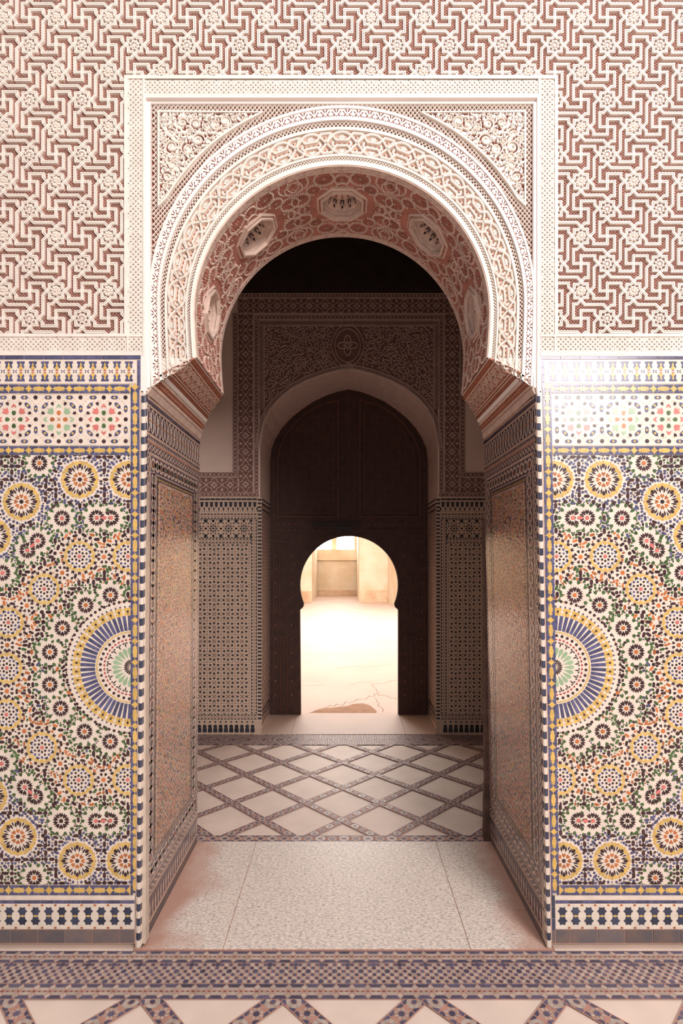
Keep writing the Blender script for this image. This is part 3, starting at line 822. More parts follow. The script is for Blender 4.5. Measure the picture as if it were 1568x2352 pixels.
def medallion(mb, oc):
    x, y = MED
    def ringk(n, fn, a0=0.5):
        for k in range(n): fn(pi/2+pi*(k+a0)/n, k)
    mb.flat(ngon(x, y, 5, 8), HT, 'tile_yellow')
    n = 11
    ringk(n, lambda a, k: mb.flat(kite(x, y, a, 5, 20, 2.0, .7), HT, 'tile_dark' if k % 2 else 'tile_dark'))
    ringk(n, lambda a, k: mb.flat(loc(x, y, a, [(23, -.5), (38, -4.6), (43.5, -3.6), (46, 0), (43.5, 3.6), (38, 4.6), (23, .5)]), HT, 'tile_mint'))
    ringk(n, lambda a, k: mb.flat(kite(x, y, a, 46, 60, 1.7, .5), HT, 'tile_dark'), 0)
    ringk(n*2, lambda a, k: mb.flat(star(x+57*cos(a), y+57*sin(a), 3.2, 1.4, 4, a), HT, 'tile_dark'))
    ringk(n*2, lambda a, k: mb.flat(loc(x, y, a, [(64, -3.2), (66.5, 0), (64, 3.2), (61.5, 2.0), (63, 0), (61.5, -2.0)]), HT, 'tile_red'))
    ringk(18, lambda a, k: mb.flat(ngon(x+73*cos(a), y+73*sin(a), 3.7, 6, a), HT, 'tile_dark'))
    ringk(36, lambda a, k: mb.flat(loc(x, y, a, [(78, -3.2), (81, -3.4), (84, 0), (81, 3.4), (78, 3.2), (81, 0)]), HT, 'tile_orange' if False else 'tile_yellow'))
    m_ = 30
    def sp(a, k):
        d = pi/m_*.39
        mb.flat([(x+85*cos(a-d*1.05), y+85*sin(a-d*1.05)), (x+119*cos(a-d*.78), y+119*sin(a-d*.78)), (x+119*cos(a+d*.78), y+119*sin(a+d*.78)), (x+85*cos(a+d*1.05), y+85*sin(a+d*1.05))], HT, 'tile_blue')
    ringk(m_, sp)
    def sq(a, k):
        for da in (-.032, .032):
            for r_ in (123.5, 133.5): mb.flat(ngon(x+r_*cos(a+da), y+r_*sin(a+da), 5.1, 6, a), HT, 'tile_yellow')
        mb.flat(star(x+128.5*cos(a), y+128.5*sin(a), 3.6, 2.2, 4, a+pi/4), HT+.0001, 'tile_dark')
    ringk(20, sq)
    ringk(40, lambda a, k: mb.flat(drop(x, y, a, 137, 142, 2.2), HT, 'tile_blue'))
    ringk(40, lambda a, k: tryput(mb, oc, ngon(x+152*cos(a), y+152*sin(a), 3.6, 7, a), 'tile_dark', .5) )
    for r_ in range(0, 145, 10):
        for k in range(max(1, r_//3)): 
            a = pi/2+pi*k/max(1, r_//3); oc.add(x+r_*cos(a), y+r_*sin(a), 8)
def fillers(mb, oc, rect, pal, step=2.4, zone=None, seed=3):
    rnd = random.Random(seed); x0, y0, x1, y1 = rect
    pts = []
    yy = y0
    while yy < y1:
        xx = x0
        while xx < x1: pts.append((xx+rnd.uniform(-1, 1), yy+rnd.uniform(-1, 1))); xx += step
        yy += step
    rnd.shuffle(pts)
    cents = [(a, b_) for a, b_ in Ys+Bs+Os]+[(a, b_) for a, b_, c in Gs]+[(d[0], d[1]) for d in Ds]+[(d[2], d[3]) for d in Ds]
    for size in (1.0, .8, .55):
        for (x, y) in pts:
            p = zone(x, y) if zone else pal
            m = rnd.choice(p)
            if not oc.free(x, y, 1.9): continue
            c_ = min(cents, key=lambda c: (c[0]-x)**2+(c[1]-y)**2); a = atan2(y-c_[1], x-c_[0])+rnd.choice((0, 0, pi/2))
            if size == 1.0: tryc(mb, oc, hexl(x, y, a, 6.8, 3.1), m, circs(x, y, a, 6.2, 2.9), 1.0)
            elif size == .8: tryc(mb, oc, drop(x, y, a+rnd.choice((0, pi)), -4.2, 4.2, 2.8), m, circs(x, y, a, 3.9, 2.5), 1.0)
            else: tryc(mb, oc, ngon(x, y, 2.2, 4, a), m, [(x, y, 2.1)], 1.2)
def chain(mb, L_, T, w, bg='tile_blue', fg='tile_yellow', unit=48.5, dh=0):
    HT = globals()['HT']+dh
    """yellow star and cartouche chain on blue; T maps (along, across)"""
    n = max(1, round(L_/unit)); U_ = L_/n
    for i in range(n):
        a0_ = i*U_
        for k, (b0, b1) in enumerate(((0, .24*w), (.76*w, w))):
            for (s0, s1) in ((0, .5), (.5, 1)):
                mb.flat([T(a0_+U_*s0+.5, b0), T(a0_+U_*s1-.5, b0), T(a0_+U_*s1-.5, b1), T(a0_+U_*s0+.5, b1)], HT, bg)
        for (s0, s1) in ((.13, .22), (.78, .87)):
            mb.flat([T(a0_+U_*s0-1, 1), T(a0_+U_*s1+1, 1), T(a0_+U_*s1+1, w-1), T(a0_+U_*s0-1, w-1)], HT-.0003, bg)
        mb.flat([T(a_, b_) for a_, b_ in star(a0_, w*.5, w*.50, w*.20, 4)], HT+.0002, fg)
        mb.flat([T(a_, b_) for a_, b_ in star(a0_, w*.5, w*.32, w*.24, 4, pi/4)], HT+.0003, fg)
        c = a0_+U_*.5; l = U_*.31
        mb.flat([T(c+p, w*.5+q*w) for p, q in ((-l, 0), (-l*.8, -.15), (-l*.45, -.17), (-l*.3, -.26), (l*.3, -.26), (l*.45, -.17), (l*.8, -.15), (l, 0), (l*.8, .15), (l*.45, .17), (l*.3, .26), (-l*.3, .26), (-l*.45, .17), (-l*.8, .15))], HT+.0002, fg)
def dashes(mb, L_, T, w, m, unit):
    n = max(1, round(L_/unit)); U_ = L_/n
    for i in range(n): mb.flat([T(i*U_+.35, 0), T((i+1)*U_-.35, 0), T((i+1)*U_-.35, w), T(i*U_+.35, w)], HT, m)
def star_unit(mb, T, c1, c2, k=1.0, blue='tile_blue', dark='tile_dark', yel='tile_yellow'):
    def put_(pts, m, dh=0): mb.flat([T(a*k, b_*k) for a, b_ in pts], HT+dh, m)
    for q in range(4):
        a = q*pi/2
        put_(loc(0, 0, a, [(9.5, -2), (14, -4.8), (18.5, -4.5), (20.5, 0), (18.5, 4.5), (14, 4.8), (9.5, 2)]), c1)
        put_(loc(0, 0, a, [(26, -5.5), (31, -5), (36.5, 0), (31, 5), (26, 5.5), (29.5, 0)]), c2)
        put_(loc(0, 0, a+pi/4, [(19, -2.5), (25, -7), (31, -8.5), (30, -3), (34.5, -2.0), (31.5, 0), (34.5, 2.0), (30, 3), (31, 8.5), (25, 7), (19, 2.5)]), c2)
        put_(loc(0, 0, a+pi/4, [(-1, -.6), (6, -.6), (6, .6), (-1, .6)]), 'tile_orange')
        for s_ in (-1, 1):
            put_(loc(36, s_*14.5, s_*.4, [(-5, 0), (-1, -3.6), (4, -3), (4, 3), (-1, 3.6)]) if q == 0 else [(lambda p: ((-p[1], p[0]) if q == 1 else (-p[0], -p[1]) if q == 2 else (p[1], -p[0])))(p) for p in loc(36, s_*14.5, s_*.4, [(-5, 0), (-1, -3.6), (4, -3), (4, 3), (-1, 3.6)])], dark)
        c_ = loc(0, 0, a+pi/4, [(45, 0)])[0]
        put_(hexl(c_[0], c_[1], a+pi/4+pi/2, 9.5, 4.2), blue); put_(star(c_[0], c_[1], 3.6, 2.2, 4, a), yel, .0002)
        for (u, v, ang) in ((50.5, 24.5, pi/2), (50.5, -24.5, pi/2)):
            if q == 2: continue
            u2, v2 = loc(0, 0, a, [(u, v)])[0]
            put_(hexl(u2, v2, ang+a, 9, 4.2), blue); put_(star(u2, v2, 3.4, 2.2, 4, a), yel, .0002)
        if q != 2: u2, v2 = loc(0, 0, a, [(50.5, 0)])[0]; put_(star(u2, v2, 5.4, 4.4, 8), dark)
        if q in (0, 3): u2, v2 = loc(0, 0, a, [(50.5, 50)])[0]; put_(star(u2, v2, 5.4, 4.4, 8), dark)
        for (u, v) in ((41, 8), (41, -8), (25, 24.5), (12, 43), (-12, 43), (42, 42), (36, 47), (47, 36), (24, 41)):
            u2, v2 = loc(0, 0, a, [(u, v)])[0]; put_(ngon(u2, v2, 1.0, 4), 'tile_orange')
def vase_frieze(mb, x0, x1, y0, y1, per=28.2, blue='tile_blue', yel='tile_yellow', dark='tile_red'):
    n = max(1, round((x1-x0)/per)); U_ = (x1-x0)/n; H_ = y1-y0; yc = (y0+y1)/2
    for i in range(n+1):
        c = x0+i*U_
        for s_ in (-1, 1):
            e = yc+s_*H_/2
            body = [(-.33, 0), (-.33, .18), (-.22, .42), (-.30, .62), (-.24, .8), (.24, .8), (.30, .62), (.22, .42), (.33, .18), (.33, 0)]
            mb.flat([(c+a*U_, e-s_*b_*H_*.43) for a, b_ in body], HT, blue)
            mb.flat([(c+a*U_, e-s_*b_*H_*.43) for a, b_ in ((0, .12), (-.09, .36), (-.05, .55), (-.17, .72), (-.13, .98), (.13, .98), (.17, .72), (.05, .55), (.09, .36))], HT+.0002, yel)
            mb.flat([(c+a*U_, yc+s_*(1+b_)) for a, b_ in ((-.13, .3), (0, 3.2), (.13, .3))], HT+.0003, dark)
        for s_ in (-1, 1):
            mb.flat([(c+s_*U_*.36+a*s_, yc+b_) for a, b_ in ((0, -4), (2.6, -2), (2.6, 2), (0, 4), (-1.2, 4), (1, 0), (-1.2, -4))], HT, blue)
def dado(side):
    R_ = (lambda x: x) if side < 0 else (lambda x: 1566-x)
    lab = 'left' if side < 0 else 'right'
    root = thing('zellige_dado', 'multicoloured geometric tile dado on the front wall %s of the doorway' % lab, 'tile dado')
    ff = front(0.006)
    fm = (lambda u, v, h: ff(u, v, h)) if side < 0 else (lambda u, v, h: ff(1566-u+(v-905)*.0155, v, h))
    XE, XO = 322, -215
    mb = MB(fm); mb.box(XO, 815, XE, 900, -.034, 0, 'tile_cream'); mb.box(XO, 900, 333 if side < 0 else 331, 2170, -.034, 0, 'tile_cream'); mb.build('mortar_bed', root)
    mb = MB(fm, [(XO, 1045, 303, 2033)]); mb.box(XO, 1045, 303, 2033, -.002, .0009, 'tile_white')
    oc = Occ()
    medallion(mb, oc)
    for (x, y) in Ys: ros_yellow(mb, oc, x, y)
    for (x, y) in Bs: ros_blue(mb, oc, x, y)
    for (x, y) in Os: ros_orange(mb, oc, x, y)
    for (a, b_, c, d) in Ds:
        t = atan2(d-b_, c-a)
        ros_green(mb, oc, a, b_, 'tile_pink', dbl=t); ros_green(mb, oc, c, d, 'tile_pink', dbl=t+pi)
        mb.flat(hexl((a+c)/2, (b_+d)/2, t, 7, 3.6), HT+.0002, 'tile_pink')
    for (x, y, c) in Gs:
        nearmed = hypot(x-MED[0], y-MED[1]) < 215
        ros_green(mb, oc, x, y, c)
    nodes = [(x/4.61, 1020+y/4.61) for x, y in NODC]
    nodes += [(x, 1532+(1532-y)*1.03) for x, y in nodes]
    def nearY(x, y): return min(hypot(x-a, y-b_) for a, b_ in Ys) < 78
    def nearM(x, y): return hypot(x-MED[0], y-MED[1]) < 185
    def nearB(x, y): return min(hypot(x-a, y-b_) for a, b_ in Bs+Os) < 66
    for (x, y) in nodes:
        tryput(mb, oc, star(x, y, 5.2, 4.3, 8), 'tile_dark', .5)
        for k in range(4):
            a = k*pi/2
            tryput(mb, oc, hexl(x+14*cos(a), y+14*sin(a), a, 7.2, 3.7), 'tile_dark', .62)
            a += pi/4
            tryput(mb, oc, drop(x, y, a, 7.5, 14.5, 3.4), 'tile_blue' if nearY(x, y) else 'tile_green', .6)
    mb.dz = 0
    def rd(x, y): return random.Random(int(x*7+y*13)).random()
    for (x, y) in Ys:
        R = 43.5
        for k in range(16):
            a = k*pi/8
            tryc(mb, oc, hexl(x+R*1.36*cos(a), y+R*1.36*sin(a), a, 7, 3.3), 'tile_blue' if k % 4 else 'tile_dark', circs(x+R*1.36*cos(a), y+R*1.36*sin(a), a, 6.4, 3), .8)
    for (x, y) in [(g[0], g[1]) for g in Gs]+[(d[0], d[1]) for d in Ds]+[(d[2], d[3]) for d in Ds]:
        R = 35
        for k in range(10):
            a = 2*pi*(k+.5)/10
            tryc(mb, oc, hexl(x+R*1.42*cos(a), y+R*1.42*sin(a), a+pi/2, 7.4, 3.5), 'tile_dark', circs(x+R*1.42*cos(a), y+R*1.42*sin(a), a+pi/2, 6.6, 3.1), .8)
            a += pi/10
            tryc(mb, oc, ngon(x+R*1.40*cos(a), y+R*1.40*sin(a), 4.4, 8, a), 'tile_dark', [(x+R*1.40*cos(a), y+R*1.40*sin(a), 4.0)], .8)
    for (x, y) in Bs:
        R = 45
        for k in range(16):
            a = (k+.5)*pi/8
            tryc(mb, oc, hexl(x+R*1.24*cos(a), y+R*1.24*sin(a), a+pi/2+.5*(1 if k % 2 else -1), 7.2, 2.5), 'tile_orange', circs(x+R*1.24*cos(a), y+R*1.24*sin(a), a+pi/2+.5*(1 if k % 2 else -1), 6.4, 2.4), .8)
    def zone(x, y):
        if nearM(x, y): return ['tile_orange', 'tile_dark', 'tile_green', 'tile_dark']
        if nearY(x, y): return ['tile_blue', 'tile_blue', 'tile_dark']
        if nearB(x, y): return ['tile_orange', 'tile_dark', 'tile_dark', 'tile_green']
        return ['tile_dark', 'tile_green', 'tile_dark', 'tile_blue']
    # regular network of star nodes and long hexagons growing out from the known nodes
    queue = list(nodes); seen = set(); mb.dz = 0
    while queue:
        x, y = queue.pop(0)
        for k in range(4):
            a = k*pi/2; nx_, ny_ = x+30.6*cos(a), y+30.6*sin(a)
            if not (XO < nx_ < 303 and 1045 < ny_ < 2033) or not oc.free(nx_, ny_, 5.4): continue
            mb.flat(star(nx_, ny_, 5.2, 4.3, 8), HT, 'tile_dark'); oc.add(nx_, ny_, 4.8); z_ = zone(nx_, ny_)
            for q in range(8):
                b_ = q*pi/4
                if q % 2 == 0: tryc(mb, oc, hexl(nx_+15.3*cos(b_), ny_+15.3*sin(b_), b_, 7.2, 3.7), 'tile_dark', circs(nx_+15.3*cos(b_), ny_+15.3*sin(b_), b_, 6.6, 3.2), .6)
                else: tryc(mb, oc, drop(nx_, ny_, b_, 7.5, 14.5, 3.4), z_[1] if z_[1] != 'tile_dark' else 'tile_green', [(nx_+11*cos(b_), ny_+11*sin(b_), 3)], .6)
            queue.append((nx_, ny_))
            for e in (-1, 1):
                cx_, cy_ = (x+nx_)/2+15.3*cos(a+e*pi/2), (y+ny_)/2+15.3*sin(a+e*pi/2)
                tryc(mb, oc, hexl(cx_, cy_, a+pi/4*e, 6.4, 3.2), 'tile_blue' if nearY(cx_, cy_) else z_[0], circs(cx_, cy_, a+pi/4*e, 5.6, 2.9), .6)
    fillers(mb, oc, (XO, 1045, 303, 2033), None, zone=zone)
    mb.build('rosette_mosaic', root)
    mb = MB(fm)
    chain(mb, 297-XO, lambda a, b_: (297-a, 882+b_), 20); chain(mb, 297-XO, lambda a, b_: (297-a, 1024+b_), 20); chain(mb, 297-XO, lambda a, b_: (297-a, 2035+b_), 23)
    chain(mb, 2058-888, lambda a, b_: (299+b_, 888+a), 20, dh=.0008)
    mb.build('chain_border', root)
    mb = MB(fm, [(XO, 906, 299, 1022)]); mb.box(XO, 906, 299, 1022, -.001, .0009, 'tile_white')
    for i in range(6):
        cx_ = 237-i*103.5
        c1, c2 = (('tile_green', 'tile_pink') if i % 2 == 0 else ('tile_orange', 'tile_mint'))
        star_unit(mb, lambda a, b_: (cx_+a, 962.5+b_), c1, c2)
    mb.build('star_frieze', root)
    mb = MB(fm); mb.box(XO, 826, 312, 880, -.001, .0009, 'tile_white')
    vase_frieze(mb, 305-28.2*18, 305-28.2*.0-10, 829, 875); dashes(mb, 322-XO, lambda a, b_: (322-a, 816+b_), 8, 'tile_blue', 44); dashes(mb, 68, lambda a, b_: (314+b_, 826+a), 7, 'tile_blue', 16)
    mb.build('vase_frieze', root)
    # footing: white line, blue dashes, star pairs, slate tiles
    mb = MB(fm); mb.box(XO, 2059, 312, 2069, -.001, .0009, 'tile_white'); mb.box(XO, 2078, 308, 2136, -.001, .0007, 'tile_white')
    dashes(mb, 312-XO, lambda a, b_: (308-a, 2070+b_), 7, 'tile_blue', 31); dashes(mb, 80, lambda a, b_: (309+b_, 2058+a), 9, 'tile_navy', 25)
    n = 18
    for i in range(n):
        c = 292-i*30.3
        for cy_ in (2095, 2117): mb.flat([(c+a, cy_+b_) for a, b_ in star(0, 0, 11.5, 8, 6, pi/6+pi/6*(1 if cy_ > 2100 else 1))], HT, 'tile_navy')
        mb.flat(ngon(c, 2106, 5, 6, 0, 2.4), HT+.0002, 'tile_yellow')
        for yy in (2081, 2133): mb.flat(ngon(c-15, yy, 4, 4, 0, 3), HT, 'tile_orange')
    mb.build('star_footing', root)
    mb = MB(fm); x = 308
    mb.box(XO, 2136, 318, 2170, -.001, .0006, 'tile_grout')
    for wd in [34]+[63]*8:
        mb.box(x-wd+1, 2137.5, x-1, 2167, 0, .003, 'base_slate'); x -= wd
    mb.box(309.5, 2137.5, 317, 2167, 0, .003, 'base_slate')
    mb.build('skirting_tiles', root)
    # rounded corner bead, alternating white and dark blue glazed pieces
    z0 = 0.015; _, zt = P(330, 905, 0); n = 78
    mb = MB(ident)
    r_ = .0105 if side > 0 else .0115
    xf = lambda z: side*(jamb_x(side, z)+.008)
    for i in range(n):
        za, zb = z0+(zt-z0)*i/n, z0+(zt-z0)*(i+1)/n
        m_ = 'tile_navy' if i % 2 else 'tile_white'
        ring = [(r_*cos(t_), .010-r_*sin(t_), abs(cos(t_))*0-.007*sin(t_)) for t_ in [pi*k/8 for k in range(-2, 11)]]
        for k in range(len(ring)-1):
            a, b_ = ring[k], ring[k+1]
            mb._add([(xf(za)+a[0], a[1], za+a[2]+.0006), (xf(za)+b_[0], b_[1], za+b_[2]+.0006), (xf(zb)+b_[0], b_[1], zb+b_[2]-.0006), (xf(zb)+a[0], a[1], zb+a[2]-.0006)], m_)
    mb.build('corner_bead', root)
dado(-1); dado(1)

# ------------------------------------------------------------------ tiled jambs (depth axis in px of 625/m)
KJ = 625.0
def ringchain(mb, L_, T, w, unit, dark='jamb_dark', light='jamb_cream'):
    n = max(1, round(L_/unit)); U_ = L_/n
    mb.flat([T(0, 0), T(L_, 0), T(L_, w), T(0, w)], .0004, dark)
    for i in range(n):
        c = (i+.5)*U_
        for k in range(8):
            p0, p1 = ngon(c, w/2, w*.44, 8, pi/8), ngon(c, w/2, w*.25, 8, pi/8); j = (k+1) % 8
            mb.flat([T(*p0[k]), T(*p0[j]), T(*p1[j]), T(*p1[k])], .0012, light)
        mb.flat([T(*p) for p in ngon(c+U_/2, w/2, w*.22, 4)], .0012, light)
def frame_rect(u0, v0, u1, v1, w, fn):
    fn(u1-u0, lambda a, b_: (u0+a, v0+b_)); fn(u1-u0, lambda a, b_: (u0+a, v1-b_))
    fn(v1-v0-2*w, lambda a, b_: (u0+b_, v0+w+a)); fn(v1-v0-2*w, lambda a, b_: (u1-b_, v0+w+a))
def solid(mb, m): return lambda L_, T, w: mb.flat([T(0, 0), T(L_, 0), T(L_, w), T(0, w)], .0012, m)
def jamb(side):
    lab = 'left' if side < 0 else 'right'
    root = thing('jamb_mosaic', 'glossy small-patterned tile mosaic on the %s jamb of the doorway' % lab, 'tile panel')
    fm = lambda u, v, h: (side*(jamb_x(side, v/KJ)-.0008-h), .012+u/KJ, v/KJ)
    D = (WT-.014)*KJ; V1 = 2.015*KJ
    mb = MB(fm); mb.box(-6, 0, D, V1, -.02, 0, 'jamb_ground'); mb.build('mortar_bed', root)
    mb = MB(fm)
    # upper merlon frieze
    dashes(mb, D, lambda a, b_: (a, V1-4-b_), 9, 'jamb_dark', 40)
    solid(mb, 'jamb_cream')(D, lambda a, b_: (a, V1-15-b_), 4)
    mb.flat([(0, V1-80), (D, V1-80), (D, V1-20), (0, V1-20)], .0005, 'jamb_dark')
    n = 18
    for i in range(n):
        c = (i+.5)*D/n; 
        for s_ in (0, 1):
            vv = lambda t: (V1-22-t*27) if s_ == 0 else (V1-78+t*27)
            mb.rib([(c-8, vv(1)), (c-8, vv(.45)), (c-5, vv(.12)), (c, vv(0)), (c+5, vv(.12)), (c+8, vv(.45)), (c+8, vv(1))], 3.4, .0005, .0014, 'jamb_cream')
        mb.flat(ngon(c, V1-50, 4, 4), .0014, 'jamb_orange'); mb.flat(ngon(c+D/n/2, V1-50, 2.6, 4), .0014, 'jamb_yellow')
    solid(mb, 'jamb_cream')(D, lambda a, b_: (a, V1-84-b_), 3)
    n = 40
    for i in range(n):
        c = (i+.5)*D/n; mb.flat([(c-4.5, V1-88), (c+4.5, V1-88), (c+2, V1-94), (c, V1-98), (c-2, V1-94)], .0012, 'jamb_dark')
    solid(mb, 'jamb_orange')(D, lambda a, b_: (a, V1-100-b_), 2)
    mb.build('merlon_frieze', root)
    mb = MB(fm)
    T0 = V1-104; B0 = 92
    frame_rect(0, B0, D, T0, 20, lambda L_, T: ringchain(mb, L_, T, 20, 22))
    frame_rect(22, B0+22, D-22, T0-22, 3, lambda L_, T: solid(mb, 'jamb_cream')(L_, T, 3))
    frame_rect(30, B0+28, D-28, T0-28, 40, lambda L_, T: ringchain(mb, L_, T, 38, 30, 'jamb_dark', 'jamb_cream'))
    frame_rect(30, B0+28, D-28, T0-28, 40, lambda L_, T: [mb.flat([T(*p) for p in star((i+.5)*L_/max(1, int(L_/30)), 19, 7, 3.2, 6)], .0013, 'jamb_green' if i % 2 else 'jamb_orange') for i in range(int(L_/30))] )
    frame_rect(72, B0+70, D-70, T0-70, 3, lambda L_, T: solid(mb, 'jamb_dark')(L_, T, 3))
    frame_rect(76, B0+74, D-74, T0-74, 8, lambda L_, T: chain(mb, L_, T, 9, 'jamb_dark', 'jamb_yellow', 26))
    mb.build('ring_border', root)
    r0 = (90, B0+88, D-88, T0-88)
    mb = MB(fm, [r0]); mb.box(*r0, 0, .0009, 'jamb_cream')
    oc = Occ(); cu = (r0[0]+r0[2])/2; per = 96
    rng = random.Random(4)
    nv = int((r0[3]-r0[1])/per)+2
    for j in range(-1, nv+1):
        for i in (-2, -1, 0, 1, 2):
            x = cu+i*per*.72; y = r0[1]+(j+.5*(i % 2))*per
            put(mb, oc, star(x, y, 5, 3.6, 8), 'jamb_green')
            for k in range(8):
                a = k*pi/4
                put(mb, oc, hexl(x+13*cos(a), y+13*sin(a), a, 5.6, 2.4), 'jamb_dark' if k % 2 else 'jamb_orange')
                put(mb, oc, chev(x, y, a+pi/8, 19, 28, 3.2), 'jamb_orange')
                put(mb, oc, hexl(x+31*cos(a), y+31*sin(a), a+pi/2, 6, 2.4), 'jamb_dark')
    pts = [(r0[0]+a*5.0, r0[1]+b_*5.0) for a in range(int((r0[2]-r0[0])/5)+1) for b_ in range(int((r0[3]-r0[1])/5)+1)]
    rng.shuffle(pts)
    for (x, y) in pts:
        a = rng.choice((pi/4, -pi/4, 0, pi/2)); tryc(mb, oc, hexl(x, y, a, 7, 3.2), rng.choice(('jamb_orange', 'jamb_orange', 'jamb_dark', 'jamb_green', 'jamb_yellow')), circs(x, y, a, 6.4, 3), 1.0)
    for (x, y) in pts: tryput(mb, oc, ngon(x, y, 2.1, 4), 'jamb_orange', .9)
    # straight straps of the interlace
    mb.build('strapwork_mosaic', root)
    mb = MB(fm)
    solid(mb, 'jamb_cream')(D, lambda a, b_: (a, 88-b_), 3); solid(mb, 'jamb_dark')(D, lambda a, b_: (a, 82-b_), 4)
    mb.flat([(0, 32), (D, 32), (D, 76), (0, 76)], .0005, 'jamb_dark')
    n = 24
    for i in range(n):
        c = (i+.5)*D/n
        mb.flat([(c-4, 34), (c+4, 34), (c+2.5, 44), (c+5, 54), (c+2, 68), (c, 74), (c-2, 68), (c-5, 54), (c-2.5, 44)], .0012, 'jamb_cream')
    solid(mb, 'jamb_cream')(D, lambda a, b_: (a, 30-b_), 6)
    solid(mb, 'base_slate')(D, lambda a, b_: (a, 22-b_), 22)
    mb.build('merlon_footing', root)
jamb(-1); jamb(1)
# worn wooden post at the inner corner of the right jamb
mb = MB(ident)
rng = random.Random(2); X0, Y0 = .712, WT+.004; n = 16; hh = 1.62; prev = None
for i in range(n+1):
    z = hh*i/n; j = lambda: rng.uniform(-.003, .003); bl = .014*math.exp(-z*4)
    X0 = .712; ring = [(X0-bl+j(), Y0+j(), z), (X0+.035, Y0+j(), z), (X0+.035, Y0+.05, z), (X0-bl*.5+j(), Y0+.05, z)]
    if prev:
        for k in range(4): mb._add([prev[k], prev[(k+1) % 4], ring[(k+1) % 4], ring[k]], 'post_wood')
    prev = ring
mb._add(prev, 'post_wood')
mb.build('door_post', label='worn brown wooden post standing behind the inner edge of the right tiled jamb', cat='post')
# ------------------------------------------------------------------ floors
FY0 = -0.223
mb = MB(ident); 
box3(mb, -2.9, -4.5, -.12, 2.9, 3.0, -.004, 'floor_marble')
mb.build('floor', kind='structure')
def slab(x0, x1, y0, y1, label, nm='marble_slab', m='speckled_marble', z=.0):
    mb = MB(ident); g = .0014
    box3(mb, x0+g, y0+g, -.004, x1-g, y1-g, .004, m)
    mb.build(nm, label=label, cat='floor slab')
mb = MB(ident); box3(mb, -.76, 0, -.004, .76, WT, .0015, 'floor_grout'); mb.build('slab_bedding', label='thin reddish mortar bed showing between the slabs of the doorway threshold', cat='mortar bed')
slab(-.733, -.437, .0, WT, 'left marble slab of the doorway threshold beside the left jamb')
slab(-.437, .456, .0, WT, 'wide central speckled marble slab of the doorway threshold')
slab(.456, .733, .0, .22, 'small front right marble slab of the doorway threshold')
slab(.456, .733, .22, WT, 'back right marble slab of the doorway threshold beside the jamb')
DK, GR, RD = 'floor_tile_blue', 'floor_tile_grey', 'floor_tile_red'
def fstrip(mb, L_, T, w, unit, h=.0006):
    """interlaced ring and star chain"""
    n = max(1, round(L_/unit)); U_ = L_/n
    mb.flat([T(0, 0), T(L_, 0), T(L_, w), T(0, w)], h, 'floor_grout')
    for i in range(n):
        c = (i+.5)*U_; r = w*.40; rx = U_*.44
        g = .035*w
        for (s0, s1) in ((0, 1), (1, 0)):
            y0 = 0+g if s0 == 0 else w-g; yy = w*.24 if s0 == 0 else w*.76
            mb.flat([T(i*U_+g, y0), T(i*U_+U_*.42, y0), T(i*U_+U_*.22, yy), T(i*U_+g, yy)], h+.0004, DK)
            mb.flat([T((i+1)*U_-g, y0), T(i*U_+U_*.58, y0), T((i+1)*U_-U_*.22, yy), T((i+1)*U_-g, yy)], h+.0004, DK)
        if i % 2 == 0:
            A, B = ngon(c, w/2, rx, 12, 0, r), ngon(c, w/2, rx*.5, 12, 0, r*.46)
            for k in range(12):
                j = (k+1) % 12; mb.flat([T(*A[k]), T(*A[j]), T(*B[j]), T(*B[k])], h+.0005, GR)
            mb.flat([T(*p) for p in ngon(c, w/2, rx*.36, 8, 0, r*.34)], h+.0005, DK)
        else:
            for k in range(8): mb.flat([T(*p) for p in kite(c, w/2, k*pi/4+pi/8, r*.42, r*1.02, r*.24, .6)], h+.0005, GR)
            mb.flat([T(*p) for p in star(c, w/2, r*.5, r*.38, 8)], h+.0006, DK)
def fborder(mb, L_, T, w, unit, h=.0006):
    n = max(1, round(L_/unit)); U_ = L_/n
    mb.flat([T(0, 0), T(L_, 0), T(L_, w), T(0, w)], h, 'floor_grout')
    for i in range(n):
        a = i*U_; g = .03*w
        for s_ in (0, 1):
            f = (lambda b_: b_*w) if s_ == 0 else (lambda b_: w-b_*w)
            mb.flat([T(a+g, f(.03)), T(a+U_-g, f(.03)), T(a+U_*.78, f(.24)), T(a+U_*.22, f(.24))], h+.0004, DK)
            mb.flat([T(a+U_*.26, f(.27)), T(a+U_*.74, f(.27)), T(a+U_*.92, f(.42)), T(a+U_*.5, f(.46)), T(a+U_*.08, f(.42))], h+.0004, GR)
            mb.flat([T(a-U_*.2, f(.24)), T(a, f(.08)), T(a+U_*.2, f(.24)), T(a, f(.42))], h+.0004, GR)
        for b_ in (0, .34, .67): mb.flat([T(*p) for p in ngon(a+U_*b_, w*.5, U_*(.13 if b_ == 0 and i % 2 else .08), 4, 0, w*.055)], h+.0005, RD)
def fmosaic(mb, L_, T, w, h=.0006):
    mb.flat([T(0, 0), T(L_, 0), T(L_, w), T(0, w)], h, 'floor_grout')
    c = w/6; n = int(L_/c)
    rng = random.Random(9)
    for i in range(n):
        for j in range(6):
            x, y = (i+.5)*c, (j+.5)*c
            dk = (i+j) % 2 == 0
            if (i % 6 == 0 and j == 2) or (i % 6 == 3 and j in (0, 5)): mb.flat([T(*p) for p in star(x, y, c*.72, c*.52, 8)], h+.0008, DK)
            elif dk: mb.flat([T(*p) for p in loc(x, y, rng.uniform(.2, 1.2), [(-c*.4, -c*.36), (c*.4, -c*.36), (c*.4, c*.36), (-c*.4, c*.36)])], h+.0004, DK)
            else: mb.flat([T(*p) for p in hexl(x, y, rng.choice((0, .8, 1.57, 2.3)), c*.62, c*.38)], h+.0003, GR)
XW = 2.2
mb = MB(ident)
y1 = -.006
